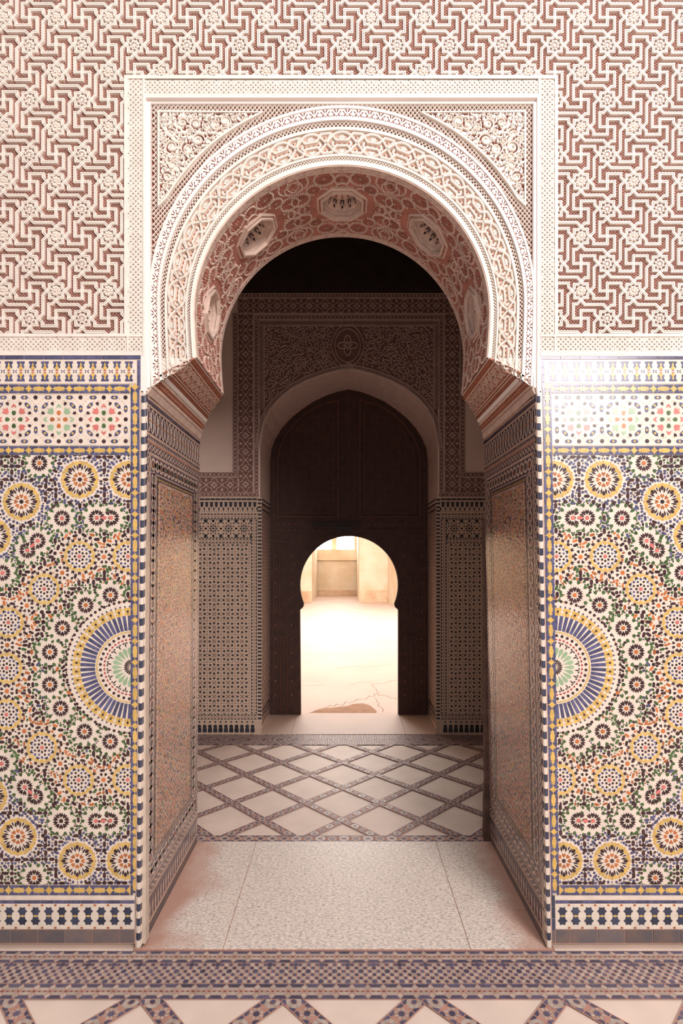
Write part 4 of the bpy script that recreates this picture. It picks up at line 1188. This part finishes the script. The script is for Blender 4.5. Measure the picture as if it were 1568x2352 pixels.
for (d0, d1, kind) in ((0, .058, 'b'), (.060, .150, 'm'), (.152, .216, 'b')):
    T = lambda a, b_, d0=d0: (-XW+a, y1-d0-b_)
    if kind == 'b': fborder(mb, 2*XW, T, d1-d0, .052)
    else: fmosaic(mb, 2*XW, T, d1-d0)
mb.build('floor_mosaic_border', label='wide blue and grey mosaic border running along the foot of the front wall', cat='floor mosaic')
# diagonal strips
def lattice(name, label, x0, y0, S_, w, rect, unit, drawer):
    ax, ay, bx, by = rect
    mb = MB(ident, [(ax, ay, bx, by)])
    r2 = 1/math.sqrt(2)
    for sgn in (1, -1):
        k = -40
        for k in range(-14, 15):
            # line through (x0+k*S, y0) with direction (sgn,1)/sqrt2
            px_, py_ = x0+k*S_, y0
            L_ = 6.0; off = 3.0
            hgt = .0006 if sgn > 0 else .0016
            T = lambda a, b_: (px_+(a-off)*r2*sgn-(b_-w/2)*r2, py_+(a-off)*r2+(b_-w/2)*r2*sgn)
            xa = px_+(ay-py_)*sgn; xb = px_+(by-py_)*sgn
            if max(xa, xb) < ax-.1 or min(xa, xb) > bx+.1: continue
            s0 = (ay-py_)/r2+off-.1; s1 = (by-py_)/r2+off+.1
            n0 = math.floor(s0/unit/2)*2; n1 = math.ceil(s1/unit/2)*2
            T2 = lambda a, b_: T(a+n0*unit, b_)
            drawer(mb, (n1-n0)*unit, T2, w, unit, hgt)
            for b_ in (0, w): mb.rib([T2(0, b_), T2((n1-n0)*unit, b_)], .003, hgt, hgt+.0003, 'floor_grout')
    return mb.build(name, label=label, cat='floor mosaic')
lattice('floor_mosaic_strips', 'blue and grey mosaic strips crossing between white marble in the foreground floor', -.193, -.200, .449, .058, (-2.2, -1.55, 2.2, -.2225), .0635, fstrip)
lattice('floor_mosaic_strips', 'dark mosaic strips forming a diamond lattice on the floor of the inner room', -.010, .983, .426, .046, (-2.2, .822, 2.2, 2.195), .0533, fstrip)
mb = MB(ident); fstrip(mb, 4.4, lambda a, b_: (-2.2+a, WT+.002+b_), .063, .06)
mb.build('floor_mosaic_band', label='narrow ringed mosaic band at the near edge of the inner room floor', cat='floor mosaic')
mb = MB(ident); fmosaic(mb, 4.4, lambda a, b_: (-2.2+a, 2.198+b_), .115); fmosaic(mb, 4.4, lambda a, b_: (-2.2+a, 2.315+b_), .125)
mb.build('floor_mosaic_band', label='dark mosaic band at the far edge of the inner room floor before the wooden door', cat='floor mosaic')

# ------------------------------------------------------------------ inner room shell
YB, YD = 2.453, 3.0
RX = 2.2; RZ = 4.45
simple('wall_left', [(-RX-.2, WT+.001, 0, -RX, YB, RZ)], 'room_plaster', kind='structure')
simple('wall_right', [(RX, WT+.001, 0, RX+.2, YB, RZ)], 'room_plaster', kind='structure')
simple('ceiling', [(-RX-.2, AT+.002, RZ, RX+.2, YD+.15, RZ+.15)], 'dark_ceiling_wood', kind='structure')
# back wall with its pointed opening
OPF = [(603, 1683), (597, 1143), (597, 1031), (601, 1000), (608, 968), (622, 940), (643, 916), (672, 893), (706, 875), (745, 861), (775, 853), (801, 848)]
OPD = [(624, 1640), (620, 1165), (620, 1060), (623.5, 1031), (632, 1010), (647, 985), (668, 962), (692, 942), (722, 922), (755, 907), (780, 899), (801, 895)]
def sym(L_, c=801): return L_+[(2*c-x, y) for x, y in reversed(L_[:-1])]
oF = [P(x, y, YB) for x, y in sym(OPF)]; oD = [P(x, y, YD) for x, y in sym(OPD)]
oF[0] = (oF[1][0], 0); oF[-1] = (oF[-2][0], 0); oD[0] = (oD[1][0], 0); oD[-1] = (oD[-2][0], 0)
mb = MB(ident)
for Y, o_, Xw in ((YB, oF, RX+.2), (YD+.10, oD, 6.0)):
    b_ = []
    for x, z in o_:
        if z < 1.95: b_.append((math.copysign(Xw, x), z))
        else:
            dx, dz = x-.03, (z-1.95)*(1.3 if Xw < 3 else .6); t = 1e9
            if abs(dx) > 1e-6: t = min(t, (Xw-math.copysign(.03, dx) if False else Xw)/abs(dx))
            if dz > 1e-6: t = min(t, (RZ-1.95)/dz)
            b_.append((dx*t, 1.95+dz*t))
    for i in range(len(o_)-1):
        mb._add([(o_[i][0], Y, o_[i][1]), (b_[i][0], Y, b_[i][1]), (b_[i+1][0], Y, b_[i+1][1]), (o_[i+1][0], Y, o_[i+1][1])], 'room_plaster' if Y == YB else 'hall_plaster')
        (xa, za), (xb, zb) = b_[i], b_[i+1]
        if abs(xa-xb) > 1e-3 and abs(za-zb) > 1e-3:
            sx_ = math.copysign(max(abs(xa), abs(xb)), xa if abs(xa) > abs(xb) else xb)
            mb._add([(xa, Y, za), (sx_, Y, RZ), (xb, Y, zb)], 'room_plaster' if Y == YB else 'hall_plaster')
mb.build('wall_back', kind='structure')
mb = MB(ident)
for i in range(len(oF)-1):
    low = oF[i][1] < 1.93 and oF[i+1][1] < 1.93
    pa, pb = oF[i], oF[i+1]; qa, qb = oD[i], oD[i+1]
    mb._add([(pa[0], YB, pa[1]), (pb[0], YB, pb[1]), (qb[0], YD+.02, qb[1]), (qa[0], YD+.02, qa[1])], 'room_stucco')
# small tiles lining the lower passage sides
for s_, (f0, d0) in ((-1, (oF[1], oD[1])), (1, (oF[-2], oD[-2]))):
    for j in range(62):
        for i in range(17):
            if (i+j) % 2: continue
            y0 = YB+.008+i*.032; z0 = .03+j*.030
            if y0+.028 > YD or z0 > 1.88: continue
            x0 = f0[0]+(d0[0]-f0[0])*((y0-YB)/(YD-YB)); x0 -= s_*.002
            x0b = f0[0]+(d0[0]-f0[0])*((y0+.028-YB)/(YD-YB))-s_*.002
            mb._add([(x0, y0, z0), (x0b, y0+.028, z0), (x0b, y0+.028, z0+.026), (x0, y0, z0+.026)], 'door_trim')
    for z0 in (.10, .14, 1.83, 1.88, 1.915):
        x0, x0b = f0[0]-s_*.003, d0[0]-s_*.003
        mb._add([(x0, YB, z0), (x0b, YD, z0), (x0b, YD, z0+.012), (x0, YB, z0+.012)], 'room_tile_dark')
mb.build('door_recess', label='pinkish stucco and tile lining of the recess around the inner wooden door', cat='door recess')
simple('wood_frieze', [(-RX, YB-.06, P(800, 673, YB)[1], RX, YB, RZ)], 'dark_ceiling_wood', label='dark carved wooden frieze above the stucco at the top of the inner wall', cat='frieze')
fz = bpy.data.objects[-1] if False else [o for o in bpy.data.objects if o.name.startswith('wood_frieze')][0]
zf = P(800, 673, YB)[1]
simple('moulding', [(-RX, YB-.085, zf+.42, RX, YB-.055, zf+.45), (-RX, YB-.11, zf+.56, RX, YB-.055, zf+.62)], 'door_wood', fz)

# inner carved surround
def bw(Yb): 
    def f(u, v, h):
        x, z = P(u, v, YB); return (x, Yb-h, z)
    return f
inner = thing('inner_stucco_surround', 'shadowed carved stucco surround of the inner pointed archway', 'carved stucco')
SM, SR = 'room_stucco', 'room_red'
def beadstrip(mb, L_, T, w):
    mb.flat([T(0, 0), T(L_, 0), T(L_, w), T(0, w)], .002, SR)
    n = max(1, int(L_/(w*.95))); U_ = L_/n
    for b_ in (0, w): mb.rib([T(0, b_), T(L_, b_)], 1.2, 0, .008, SM)
    for i in range(n):
        c = (i+.5)*U_
        mb.prism([T(*p) for p in (star(c, w/2, w*.26, w*.1, 4) if i % 2 else ngon(c, w/2, w*.28, 6, 0, w*.12))], .002, .005, SM)
        for s_ in (-1, 1): mb.rib([T(c-U_/2, w/2+s_*w*.45), T(c, w/2+s_*w*.12), T(c+U_/2, w/2+s_*w*.45)], .7, .002, .005, SM)
def quatstrip(mb, L_, T, w):
    mb.flat([T(0, 0), T(L_, 0), T(L_, w), T(0, w)], .002, SR)
    for b_ in (0, w): mb.rib([T(0, b_), T(L_, b_)], 1.3, 0, .008, SM)
    n = max(1, round(L_/(w*1.05))); U_ = L_/n
    for i in range(n):
        c = (i+.5)*U_; r = w*.5
        pts = []
        for k in range(32):
            a = 2*pi*k/32; rr = r*(.62+.22*abs(cos(2*a))+.08*cos(4*a))
            pts.append(T(c+rr*cos(a)*U_/w, w/2+rr*sin(a)))
        mb.rib(pts, 1.5, .002, .007, SM, closed=True)
        for k in range(8):
            a = k*pi/4; mb.prism([T(*p) for p in kite(c, w/2, a, r*.12, r*(.5 if k % 2 == 0 else .36), r*.12, .6)], .002, .005, SM)
        for s_ in (-1,):
            for t_ in (-1, 1): mb.prism([T(*p) for p in drop(c+s_*U_*.5, w/2+t_*w*.5, -t_*pi/2, r*.1, r*.55, r*.14)], .002, .005, SM)
        mb.rib([T(c+U_*.36, w*.36), T(c+U_*.64, w*.64)], 1.2, .002, .0065, SM); mb.rib([T(c+U_*.36, w*.64), T(c+U_*.64, w*.36)], 1.2, .002, .006, SM)
def xstrip(mb, L_, T, w):
    mb.flat([T(0, 0), T(L_, 0), T(L_, w), T(0, w)], .002, SR)
    for b_ in (0, w): mb.rib([T(0, b_), T(L_, b_)], 1.0, 0, .007, SM)
    n = int(L_/(w*.5)); U_ = L_/n
    for i in range(n):
        mb.rib([T(i*U_, 0), T((i+1)*U_, w)], .7, .002, .005, SM); mb.rib([T(i*U_, w), T((i+1)*U_, 0)], .7, .002, .005, SM)
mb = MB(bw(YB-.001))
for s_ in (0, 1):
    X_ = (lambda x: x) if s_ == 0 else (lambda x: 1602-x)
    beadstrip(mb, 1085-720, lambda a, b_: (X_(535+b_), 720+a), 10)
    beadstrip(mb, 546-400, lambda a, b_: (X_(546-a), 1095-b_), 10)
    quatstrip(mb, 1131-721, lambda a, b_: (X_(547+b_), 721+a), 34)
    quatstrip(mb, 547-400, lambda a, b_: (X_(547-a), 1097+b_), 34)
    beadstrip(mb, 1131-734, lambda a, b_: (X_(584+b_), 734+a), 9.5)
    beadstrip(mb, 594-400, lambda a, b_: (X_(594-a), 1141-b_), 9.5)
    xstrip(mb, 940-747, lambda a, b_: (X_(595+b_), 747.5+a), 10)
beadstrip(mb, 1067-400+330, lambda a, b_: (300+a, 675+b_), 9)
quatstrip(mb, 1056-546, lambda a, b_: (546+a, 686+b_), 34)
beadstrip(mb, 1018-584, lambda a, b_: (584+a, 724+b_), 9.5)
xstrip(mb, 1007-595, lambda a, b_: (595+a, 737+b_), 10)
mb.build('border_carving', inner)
# spandrel field with leaf carving
oarc = [(x, y) for x, y in sym(OPF)[2:-2]]
def offset_arc(d):
    res = []
    for i, (x, y) in enumerate(oarc):
        a = oarc[max(0, i-1)]; b_ = oarc[min(len(oarc)-1, i+1)]
        tx, ty = b_[0]-a[0], b_[1]-a[1]; l = hypot(tx, ty)
        res.append((x+ty/l*d, y-tx/l*d))
    return res
mb = MB(bw(YB-.001))
top = [(607, 749), (995, 749)]
base = offset_arc(4)
for i in range(len(base)-1):
    (x0, y0), (x1, y1) = base[i], base[i+1]
    mb.flat([(x0, y0), (x1, y1), (min(max(x1, 607), 995), 749), (min(max(x0, 607), 995), 749)], .0015, SR)
o12 = offset_arc(12)
import bisect
def yarc(x):
    for i in range(len(o12)-1):
        if o12[i][0] <= x <= o12[i+1][0]:
            t = (x-o12[i][0])/max(1e-6, (o12[i+1][0]-o12[i][0])); return o12[i][1]+(o12[i+1][1]-o12[i][1])*t
    return 1100 if x < 605 or x > 997 else 900
rng = random.Random(11); oc = Occ()
for k in range(9000):
    x, y = rng.uniform(609, 993), rng.uniform(751, 1010)
    if y > yarc(x)-4: continue
    if abs(x-798) < 44 and 735 < y < 850 and ((x-798)/42)**2+((y-792)/56)**2 < 1: continue
    if not oc.free(x, y, 2.2): continue
    oc.add(x, y, 2.4); a = rng.choice((.6, -.6, 2.5, 1.2, -1.2, 0)); r = rng.uniform(3.4, 5.2)
    if x > 798: a = pi-a
    mb.rib([(x-r*cos(a), y-r*sin(a)), (x-r*.2*cos(a+.6), y-r*.2*sin(a+.6)), (x+r*cos(a), y+r*sin(a))], 2.0, .0015, .007, SM)
xm = [(607, 749), (607, 965)]
mb.rib([(607, 960), (607, 749), (995, 749), (995, 960)], 1.8, 0, .009, SM)
mb.rib(offset_arc(11), 1.6, 0, .009, SM); mb.rib(offset_arc(2), 1.4, 0, .008, SM)
oa, ob = offset_arc(3), offset_arc(10)
for i in range(len(oa)-1):
    L_ = hypot(oa[i+1][0]-oa[i][0], oa[i+1][1]-oa[i][1]); n = max(1, int(L_/3.4))
    lerp = lambda A, B, t: (A[0]+(B[0]-A[0])*t, A[1]+(B[1]-A[1])*t)
    for k in range(n):
        p0, p1, q0, q1 = lerp(oa[i], oa[i+1], k/n), lerp(oa[i], oa[i+1], (k+1)/n), lerp(ob[i], ob[i+1], k/n), lerp(ob[i], ob[i+1], (k+1)/n)
        mb.rib([p0, q1], .7, .0015, .006, SM); mb.rib([q0, p1], .7, .0015, .0055, SM)
mb.build('leaf_spandrel', inner)
mb = MB(bw(YB-.001))
ell = [(798+36*sin(a)*(1+.0*cos(a)), 794-47*cos(a)) for a in [2*pi*k/40 for k in range(40)]]
mb.prism([(798+34*cos(a), 794+45*sin(a)) for a in [2*pi*k/24 for k in range(24)]], .0, .002, SR)
mb.rib([(798+(38-3*abs(sin(2*a)))*sin(a), 794-48*cos(a)) for a in [2*pi*k/40 for k in range(40)]], 1.8, .001, .010, SM, closed=True)
mb.rib([(798+29*sin(a), 794-38*cos(a)) for a in [2*pi*k/40 for k in range(40)]], 1.6, .001, .010, SM, closed=True)
for yy, s_ in ((742, 1), (842, -1)):
    mb.rib([(798+13*cos(a)*s_-2, yy+8*sin(a)) for a in [2*pi*k/16 for k in range(13)]], 2.0, .001, .010, SM)
mb.rib([(798+(17+6*cos(4*a))*cos(a), 794+(17+6*cos(4*a))*sin(a)) for a in [2*pi*k/48 for k in range(48)]], 2.0, .001, .010, SM, closed=True)
for k in range(8): mb.prism(kite(798, 794, k*pi/4, 2, 11, 2.2, .6), .001, .008, SM)
mb.build('looped_boss', inner)

# inner tile dados
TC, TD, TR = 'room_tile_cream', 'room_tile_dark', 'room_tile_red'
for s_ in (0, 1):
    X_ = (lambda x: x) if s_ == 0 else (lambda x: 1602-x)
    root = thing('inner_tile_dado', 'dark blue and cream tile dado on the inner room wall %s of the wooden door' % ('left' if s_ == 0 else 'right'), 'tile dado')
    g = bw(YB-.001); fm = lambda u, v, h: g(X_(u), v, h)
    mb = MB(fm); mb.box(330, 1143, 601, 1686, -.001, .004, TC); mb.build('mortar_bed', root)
    h = .0045
    mb = MB(fm)
    def fl(pts, m, dh=0): mb.flat(pts, h+dh, m)
    for i in range(22): fl([(590-i*12, 1145), (579-i*12, 1145), (579-i*12, 1149), (590-i*12, 1149)], TD)
    for i in range(24):
        c = 585-i*11
        fl([(c-4.4, 1153), (c+4.4, 1153), (c+3, 1158), (c+3.6, 1162), (c, 1166), (c-3.6, 1162), (c-3, 1158)], TD)
        fl([(c+5.5-2.2, 1166), (c+5.5+2.2, 1166), (c+5.5+1, 1172), (c+5.5, 1177), (c+5.5-1, 1172)], TD); fl(ngon(c, 1174, 1.2, 4), TR)
    mb.build('merlon_frieze', root)
    mb = MB(fm)
    def dots(x0, y0, x1, y1, w):     # bordered strip: zigzag dark edges with a dotted centre
        vert = abs(y1-y0) > abs(x1-x0); L_ = abs(y1-y0) if vert else abs(x1-x0); n = int(L_/7.6); U_ = L_/n
        T = (lambda a, b_: (x0+b_, min(y0, y1)+a)) if vert else (lambda a, b_: (min(x0, x1)+a, y0+b_))
        for i in range(n):
            a = i*U_
            fl([T(a, 0), T(a+U_, 0), T(a+U_*.5, w*.30)], TD); fl([T(a, w), T(a+U_, w), T(a+U_*.5, w*.70)], TD)
            fl([T(*p) for p in ngon(a+U_*.25, w/2, 1.3, 4)], TR); fl([T(*p) for p in ngon(a+U_*.75, w/2, 1.3, 4)], TR)
    dots(330, 1180, 590, 1180, 12); dots(330, 1237, 580, 1237, 11); dots(330, 1641, 590, 1641, 11); dots(577, 1192, 577, 1641, 13)
    mb.build('dotted_border', root)
    mb = MB(fm, [(330, 1193, 577, 1236)])
    for i in range(8):
        c = 560-i*35; y = 1214
        for k in range(8): fl(drop(c, y, k*pi/4, 4, 9, 2.1), TD); fl(hexl(c+12.5*cos(k*pi/4+.39), y+12.5*sin(k*pi/4+.39), k*pi/4+.39, 2.8, 1.2), TR)
        fl(star(c, y, 3, 2.2, 8), TD)
        for k in range(8): fl(kite(c, y, k*pi/4, 14, 20, 1.8, .5), TD)
        for yy in (1197, 1231): fl(star(c+17.5, yy, 5, 3.6, 6), TD); fl(star(c, yy, 3.6, 2.4, 6), TD)
        fl(star(c+17.5, y, 3, 2, 8), TR)
    for x in range(334, 577, 7): fl([(x, 1193), (x+6, 1193), (x+3, 1196)], TD); fl([(x, 1236), (x+6, 1236), (x+3, 1233)], TD)
    mb.build('rosette_frieze', root)
    mb = MB(fm, [(330, 1250, 576, 1640)])
    c_ = 32.0
    for i in range(9):
        for j in range(13):
            x = 556-i*c_; y = 1283.5+(j-1)*31.6
            for a, b_ in ((0, 0),):
                for k in range(4):
                    fl(ngon(x+4.2*cos(k*pi/2+pi/4), y+4.2*sin(k*pi/2+pi/4), 1.5, 4, pi/4), TR)
                for k in range(8):
                    r_ = 11.3 if k % 2 == 0 else 13.6
                    fl(drop(x, y, k*pi/4, r_-4.2, r_+1.8, 2.6), TD)
                fl(star(x, y, 2.0, 1.4, 4), TD)
            for k in range(5):
                t = -c_/2+k*c_/5
                fl(ngon(x+16, y+t, 1.35, 4), TR); fl(ngon(x+t, y+15.8, 1.35, 4), TR)
    mb.build('flower_mosaic', root)
    mb = MB(fm)
    for i in range(62):
        y = 1146+i*8.5
        if y < 1655: mb.box(592, y, 600.5, y+4.2, .002, .0055, TD); mb.box(597, y+4.2, 600.5, y+8.5, .002, .005, TC)
    mb.build('checkered_edge', root)
    mb = MB(fm)
    for i in range(22):
        c = 580-i*12.2
        fl([(c-4.8, 1682), (c+4.8, 1682), (c+4.8, 1674), (c+3.4, 1671), (c+4.6, 1668), (c+2.5, 1664), (c-2.5, 1664), (c-4.6, 1668), (c-3.4, 1671), (c-4.8, 1674)], TD)
        fl([(c-3, 1656), (c+3, 1656), (c, 1661)], TD)
    mb.build('merlon_footing', root)

# inner threshold slabs
slab(-.735, -.43, 2.442, 3.06, 'left pinkish stone slab before the wooden door', 'threshold_slab', 'hall_floor')
slab(-.43, .50, 2.442, 3.06, 'central pinkish stone slab before the wooden door', 'threshold_slab', 'hall_floor')
slab(.50, .80, 2.442, 3.06, 'right pinkish stone slab before the wooden door', 'threshold_slab', 'hall_floor')

# ------------------------------------------------------------------ wooden door with wicket
door = thing('wooden_door', 'dark studded wooden double door filling the inner arch, horseshoe wicket opening at its base', 'door')
def dpt(x, y): return P(x, y, YD)
WK = [(690.5, 1641), (688.5, 1398), (692, 1397)]
ck = (801.5, 1343.5); rk = 112.8
for i in range(45):
    a = pi+.45-(pi+.9)*i/44
    WK.append((ck[0]+rk*cos(a), ck[1]-rk*sin(a)))
WK += [(911, 1397), (914.5, 1398), (914.5, 1641)]
wk = [dpt(x, y) for x, y in WK]; wk[0] = (wk[0][0], 0.005); wk[-1] = (wk[-1][0], 0.005)
# leaf outline matched point for point with the wicket
no = len(wk)
full = [P(x, y, YD) for x, y in sym(OPD)]; full[0] = (full[0][0]-.02, .005); full[-1] = (full[-1][0]+.02, .005)
full = [full[0]]+[(x+(-.02 if x < .03 else .02), z+.02) for x, z in full[1:-1]]+[full[-1]]
def resample(L_, n):
    d = [0]
    for a, b_ in zip(L_, L_[1:]): d.append(d[-1]+hypot(b_[0]-a[0], b_[1]-a[1]))
    out = []
    for i in range(n):
        t = d[-1]*i/(n-1); k = max(0, min(len(d)-2, bisect.bisect_left(d, t)-1))
        f = (t-d[k])/max(1e-9, d[k+1]-d[k]); out.append((L_[k][0]+(L_[k+1][0]-L_[k][0])*f, L_[k][1]+(L_[k+1][1]-L_[k][1])*f))
    return out
n_ = 90; A = resample(wk, n_); B = resample(full, n_)
mb = MB(ident)
for i in range(n_-1):
    for Y in (YD, YD+.06): mb._add([(A[i][0], Y, A[i][1]), (B[i][0], Y, B[i][1]), (B[i+1][0], Y, B[i+1][1]), (A[i+1][0], Y, A[i+1][1])], 'door_wood')
    mb._add([(A[i][0], YD, A[i][1]), (A[i+1][0], YD, A[i+1][1]), (A[i+1][0], YD+.06, A[i+1][1]), (A[i][0], YD+.06, A[i][1])], 'door_wood')
mb.build('leaf', door)
def df(u, v, h):
    x, z = dpt(u, v); return (x, YD-h, z)
mb = MB(df)
Lp = [(638, 1188), (638, 1060), (643, 1030), (655, 1003), (675, 975), (702, 950), (735, 931), (776, 921), (776, 1188)]
for s_ in (0, 1):
    pan = [((x if s_ == 0 else 1602-x), y) for x, y in Lp]
    mb = MB(df)
    mb.rib(pan, 4, 0, .018, 'door_trim', closed=True)
    mb.rib([((x if s_ == 0 else 1602-x), y) for x, y in [(648, 1178), (648, 1062), (655, 1030), (680, 990), (715, 960), (766, 945), (766, 1178)]], 1.8, 0, .010, 'door_trim', closed=True)
    rng = random.Random(3)
    for i in range(8):
        for j in range(17):
            x, y = 655+i*15.5, 960+j*13.5
            if hypot((x-766)/118, (y-1062)/110) > 1 and y < 1062: continue
            if y > 1174: continue
            xx = x if s_ == 0 else 1602-x
            mb.rib(ngon(xx, y, 5.6, 8, pi/8), 1.0, 0, .006, 'door_trim', closed=True); mb.prism(star(xx, y, 2.4, 1.2, 4), 0, .006, 'door_trim')
    mb.build('carved_panel', door)
for (x0, y0, x1, y1) in ((642, 1245, 657, 1423), (645, 1461, 659, 1638), (943, 1245, 958, 1423), (943, 1461, 957, 1638)):
    mb = MB(df); mb.rib([(x0, y0), (x1, y0), (x1, y1), (x0, y1)], 2.2, 0, .014, 'door_trim', closed=True); mb.box(x0+2, y0+2, x1-2, y1-2, 0, .004, 'door_wood'); mb.build('narrow_panel', door)
mb = MB(df)
for y in (1192, 1219): mb.rib([(626, y), (976, y)], 1.6, 0, .010, 'door_trim')
for x in (628, 800.5, 974): mb.rib([(x, 905 if x == 800.5 else 1050), (x, 1190 if x == 800.5 else 1638)], 2.0, 0, .008, 'door_trim')
mb.rib([(x, y) for x, y in sym([(a, b_) for a, b_ in OPD])][1:-1], 3, 0, .012, 'door_trim')
mb.build('rail_moulding', door)
stud = None
spots = []
for i in range(12): spots += [(640+i*11.5, 1204)] if 640+i*11.5 < 712 else []
for i in range(9): spots.append((848+i*14, 1204))
for i in range(8): spots.append((634+i*14, 1217))
for j in range(12):
    for x in (632, 669, 930, 968): spots.append((x, 1244+j*32))
for x, y in spots[:96]:
    if stud is None:
        mb = MB(ident); r = .011
        for i in range(8):
            a, c = 2*pi*i/8, 2*pi*(i+1)/8
            for (r0, h0, r1, h1) in ((r, 0, r*.8, .006), (r*.8, .006, 0, .009)):
                mb._add([(r0*cos(a), -h0, r0*sin(a)), (r0*cos(c), -h0, r0*sin(c)), (r1*cos(c), -h1, r1*sin(c)), (r1*cos(a), -h1, r1*sin(a))], 'stud_iron')
        stud = o = mb.build('stud', door)
    else:
        o = stud.copy(); COL.objects.link(o); o.parent = door
    px_, pz = dpt(x, y); o.location = (px_, YD-.0005, pz)
mb = MB(df); mb.box(716, 1202, 826, 1206, .012, .030, 'old_iron'); mb.box(722, 1199, 728, 1209, 0, .034, 'old_iron'); mb.box(812, 1199, 818, 1209, 0, .034, 'old_iron'); mb.build('sliding_bolt', door)
mb = MB(df); mb.box(769, 1208, 808, 1226, 0, .012, 'old_iron'); mb.build('lock_plate', door)

# ------------------------------------------------------------------ bright hall beyond
HX0, HX1, HY, HZ = -5.6, 5.6, 27.0, 6.0
mb = MB(ident); box3(mb, HX0, YD+.06, -.12, HX1, HY, -.002, 'hall_floor'); hall_floor_o = mb.build('floor', kind='structure')
simple('wall_far', [(HX0, HY, 0, HX1, HY+.2, HZ)], 'hall_plaster', kind='structure')
simple('wall_hall_left', [(HX0-.2, YD+.1, 0, HX0, HY, HZ)], 'hall_plaster', kind='structure')
simple('wall_hall_right', [(HX1, YD+.1, 0, HX1+.2, HY, HZ)], 'hall_plaster', kind='structure')
simple('wall_hall_near', [(-6, YD+.11, RZ-.1, 6, YD+.3, HZ)], 'hall_plaster', kind='structure')
simple('ceiling', [(HX0, YD+.1, HZ, HX1, 5.6, HZ+.2), (HX0, 13.2, HZ, HX1, HY, HZ+.2), (HX0, 5.6, HZ, -3.0, 13.2, HZ+.2), (3.6, 5.6, HZ, HX1, 13.2, HZ+.2)], 'hall_plaster', kind='structure')
YP = 16.8; YM = 20.6
xl = P(716, 1380, YP)[0]; xr = P(825, 1380, YP)[0]; xr2 = P(890, 1380, YP)[0]
simple('plaster_pier', [(HX0+.005, YP, 0, xl, YM-.11, HZ-.005)], 'hall_plaster', label='stained plaster pier at the left edge of the view through the door', cat='wall pier')
pr = simple('plaster_pier', [(xr, YP, 0, xr2, YM-.11, HZ-.005)], 'hall_plaster', label='broad stained plaster pier on the right seen through the door', cat='wall pier')
simple('damp_band', [(xr-.01, YP-.012, 0, xr2, YP, .42)], 'hall_dirt', pr, label='brown damp band')
pl2 = [o for o in bpy.data.objects if o.name == 'plaster_pier'][0]
simple('damp_band', [(HX0+.005, YP-.012, 0, xl+.01, YP, .38)], 'hall_dirt', pl2, label='brown damp band')
# oblique wall closing the right side
mb = MB(ident)
xq = P(912, 1392, 14.6)[0]
for (a, b_) in (((xr2, YP), (xq, 14.4)), ((xq, 14.4), (HX1, 14.0))):
    mb._add([(a[0], a[1], 0), (b_[0], b_[1], 0), (b_[0], b_[1], HZ), (a[0], a[1], HZ)], 'hall_plaster')
    mb._add([(a[0], a[1]+.3, 0), (b_[0], b_[1]+.3, 0), (b_[0], b_[1]+.3, HZ), (a[0], a[1]+.3, HZ)], 'hall_plaster')
mb.build('wall_hall_side', kind='structure')
# recess back wall with window band
zs = P(770, 1262, YM)[1]; zt = zs+1.15
wl, wr = P(700, 1262, YM)[0], P(813, 1262, YM)[0]
zl = P(770, 1287, YM)[1]
simple('wall_recess', [(xl-.6, YM, 0, xr+.4, YM+.3, zs), (xl-.6, YM, zt, xr+.4, YM+.3, HZ), (wr, YM, zs, xr+.4, YM+.3, zt), (xl-.6, YM, zs, P(648, 1262, YM)[0], YM+.3, zt)], 'hall_plaster', kind='structure')
simple('trim_1', [(xl-.6, YM-.10, zl, xr+.4, YM, zs)], 'hall_plaster', kind='structure')
simple('trim_2', [(xl-.6, YM-.02, 0, xr+.4, YM, .22)], 'hall_dirt', kind='structure')
a0_, a1_ = P(648, 1262, YM)[0], P(764, 1262, YM)[0]
simple('window_1', [(a0_, YM+.22, zs, P(762, 1262, YM)[0], YM+.24, zt)], 'window_daylight', kind='structure')
simple('window_2', [(P(773, 1262, YM)[0], YM+.22, zs, wr, YM+.24, zt)], 'window_daylight', kind='structure')
simple('trim_3', [(P(761, 1262, YM)[0], YM+.02, zs, P(773, 1262, YM)[0], YM+.25, zt)], 'hall_plaster', kind='structure')
# cracks and worn patch in the hall floor
rng = random.Random(21)
def crack(px0, py0, px1, py1, n=14, w=.010, amp=5):
    pts = []
    for i in range(n+1):
        t = i/n; x = px0+(px1-px0)*t; y = py0+(py1-py0)*t+rng.uniform(-amp, amp)*(.6 if 0 < i < n else 0)
        x += rng.uniform(-amp, amp)
        yy = max(1300, y); Z_ = EYE*FPX/(yy-1290); pts.append(((x-792)/FPX*Z_, Z_+CAMY))
    mb = MB(ident); mb.rib(pts, w, -.002, -.0012, 'crack'); mb.build('crack', hall_floor_o)
crack(735, 1626, 812, 1608); crack(812, 1608, 870, 1590); crack(870, 1590, 855, 1570, 8, .008); crack(855, 1570, 915, 1558, 10, .007); crack(870, 1592, 913, 1604, 9, .009)
crack(690, 1572, 745, 1571, 8, .006, 3); crack(800, 1570, 860, 1563, 8, .006, 3); crack(838, 1620, 862, 1640, 8, .009); crack(866, 1600, 880, 1632, 8, .008); crack(770, 1532, 900, 1526, 10, .005, 3)
mb = MB(ident); pts = []
for (x, y) in ((712, 1639.5), (735, 1630), (768, 1627), (800, 1623), (812, 1619), (835, 1617), (852, 1622), (868, 1636), (866, 1640), (800, 1640.5), (740, 1641)):
    Z_ = EYE*FPX/(y-1290); pts.append(((x-792)/FPX*Z_, Z_+CAMY+.075, -.0008))
mb._add(pts, 'worn_earth'); mb.build('worn_floor_patch', label='brown worn patch in the floor just behind the threshold slabs', cat='floor patch')
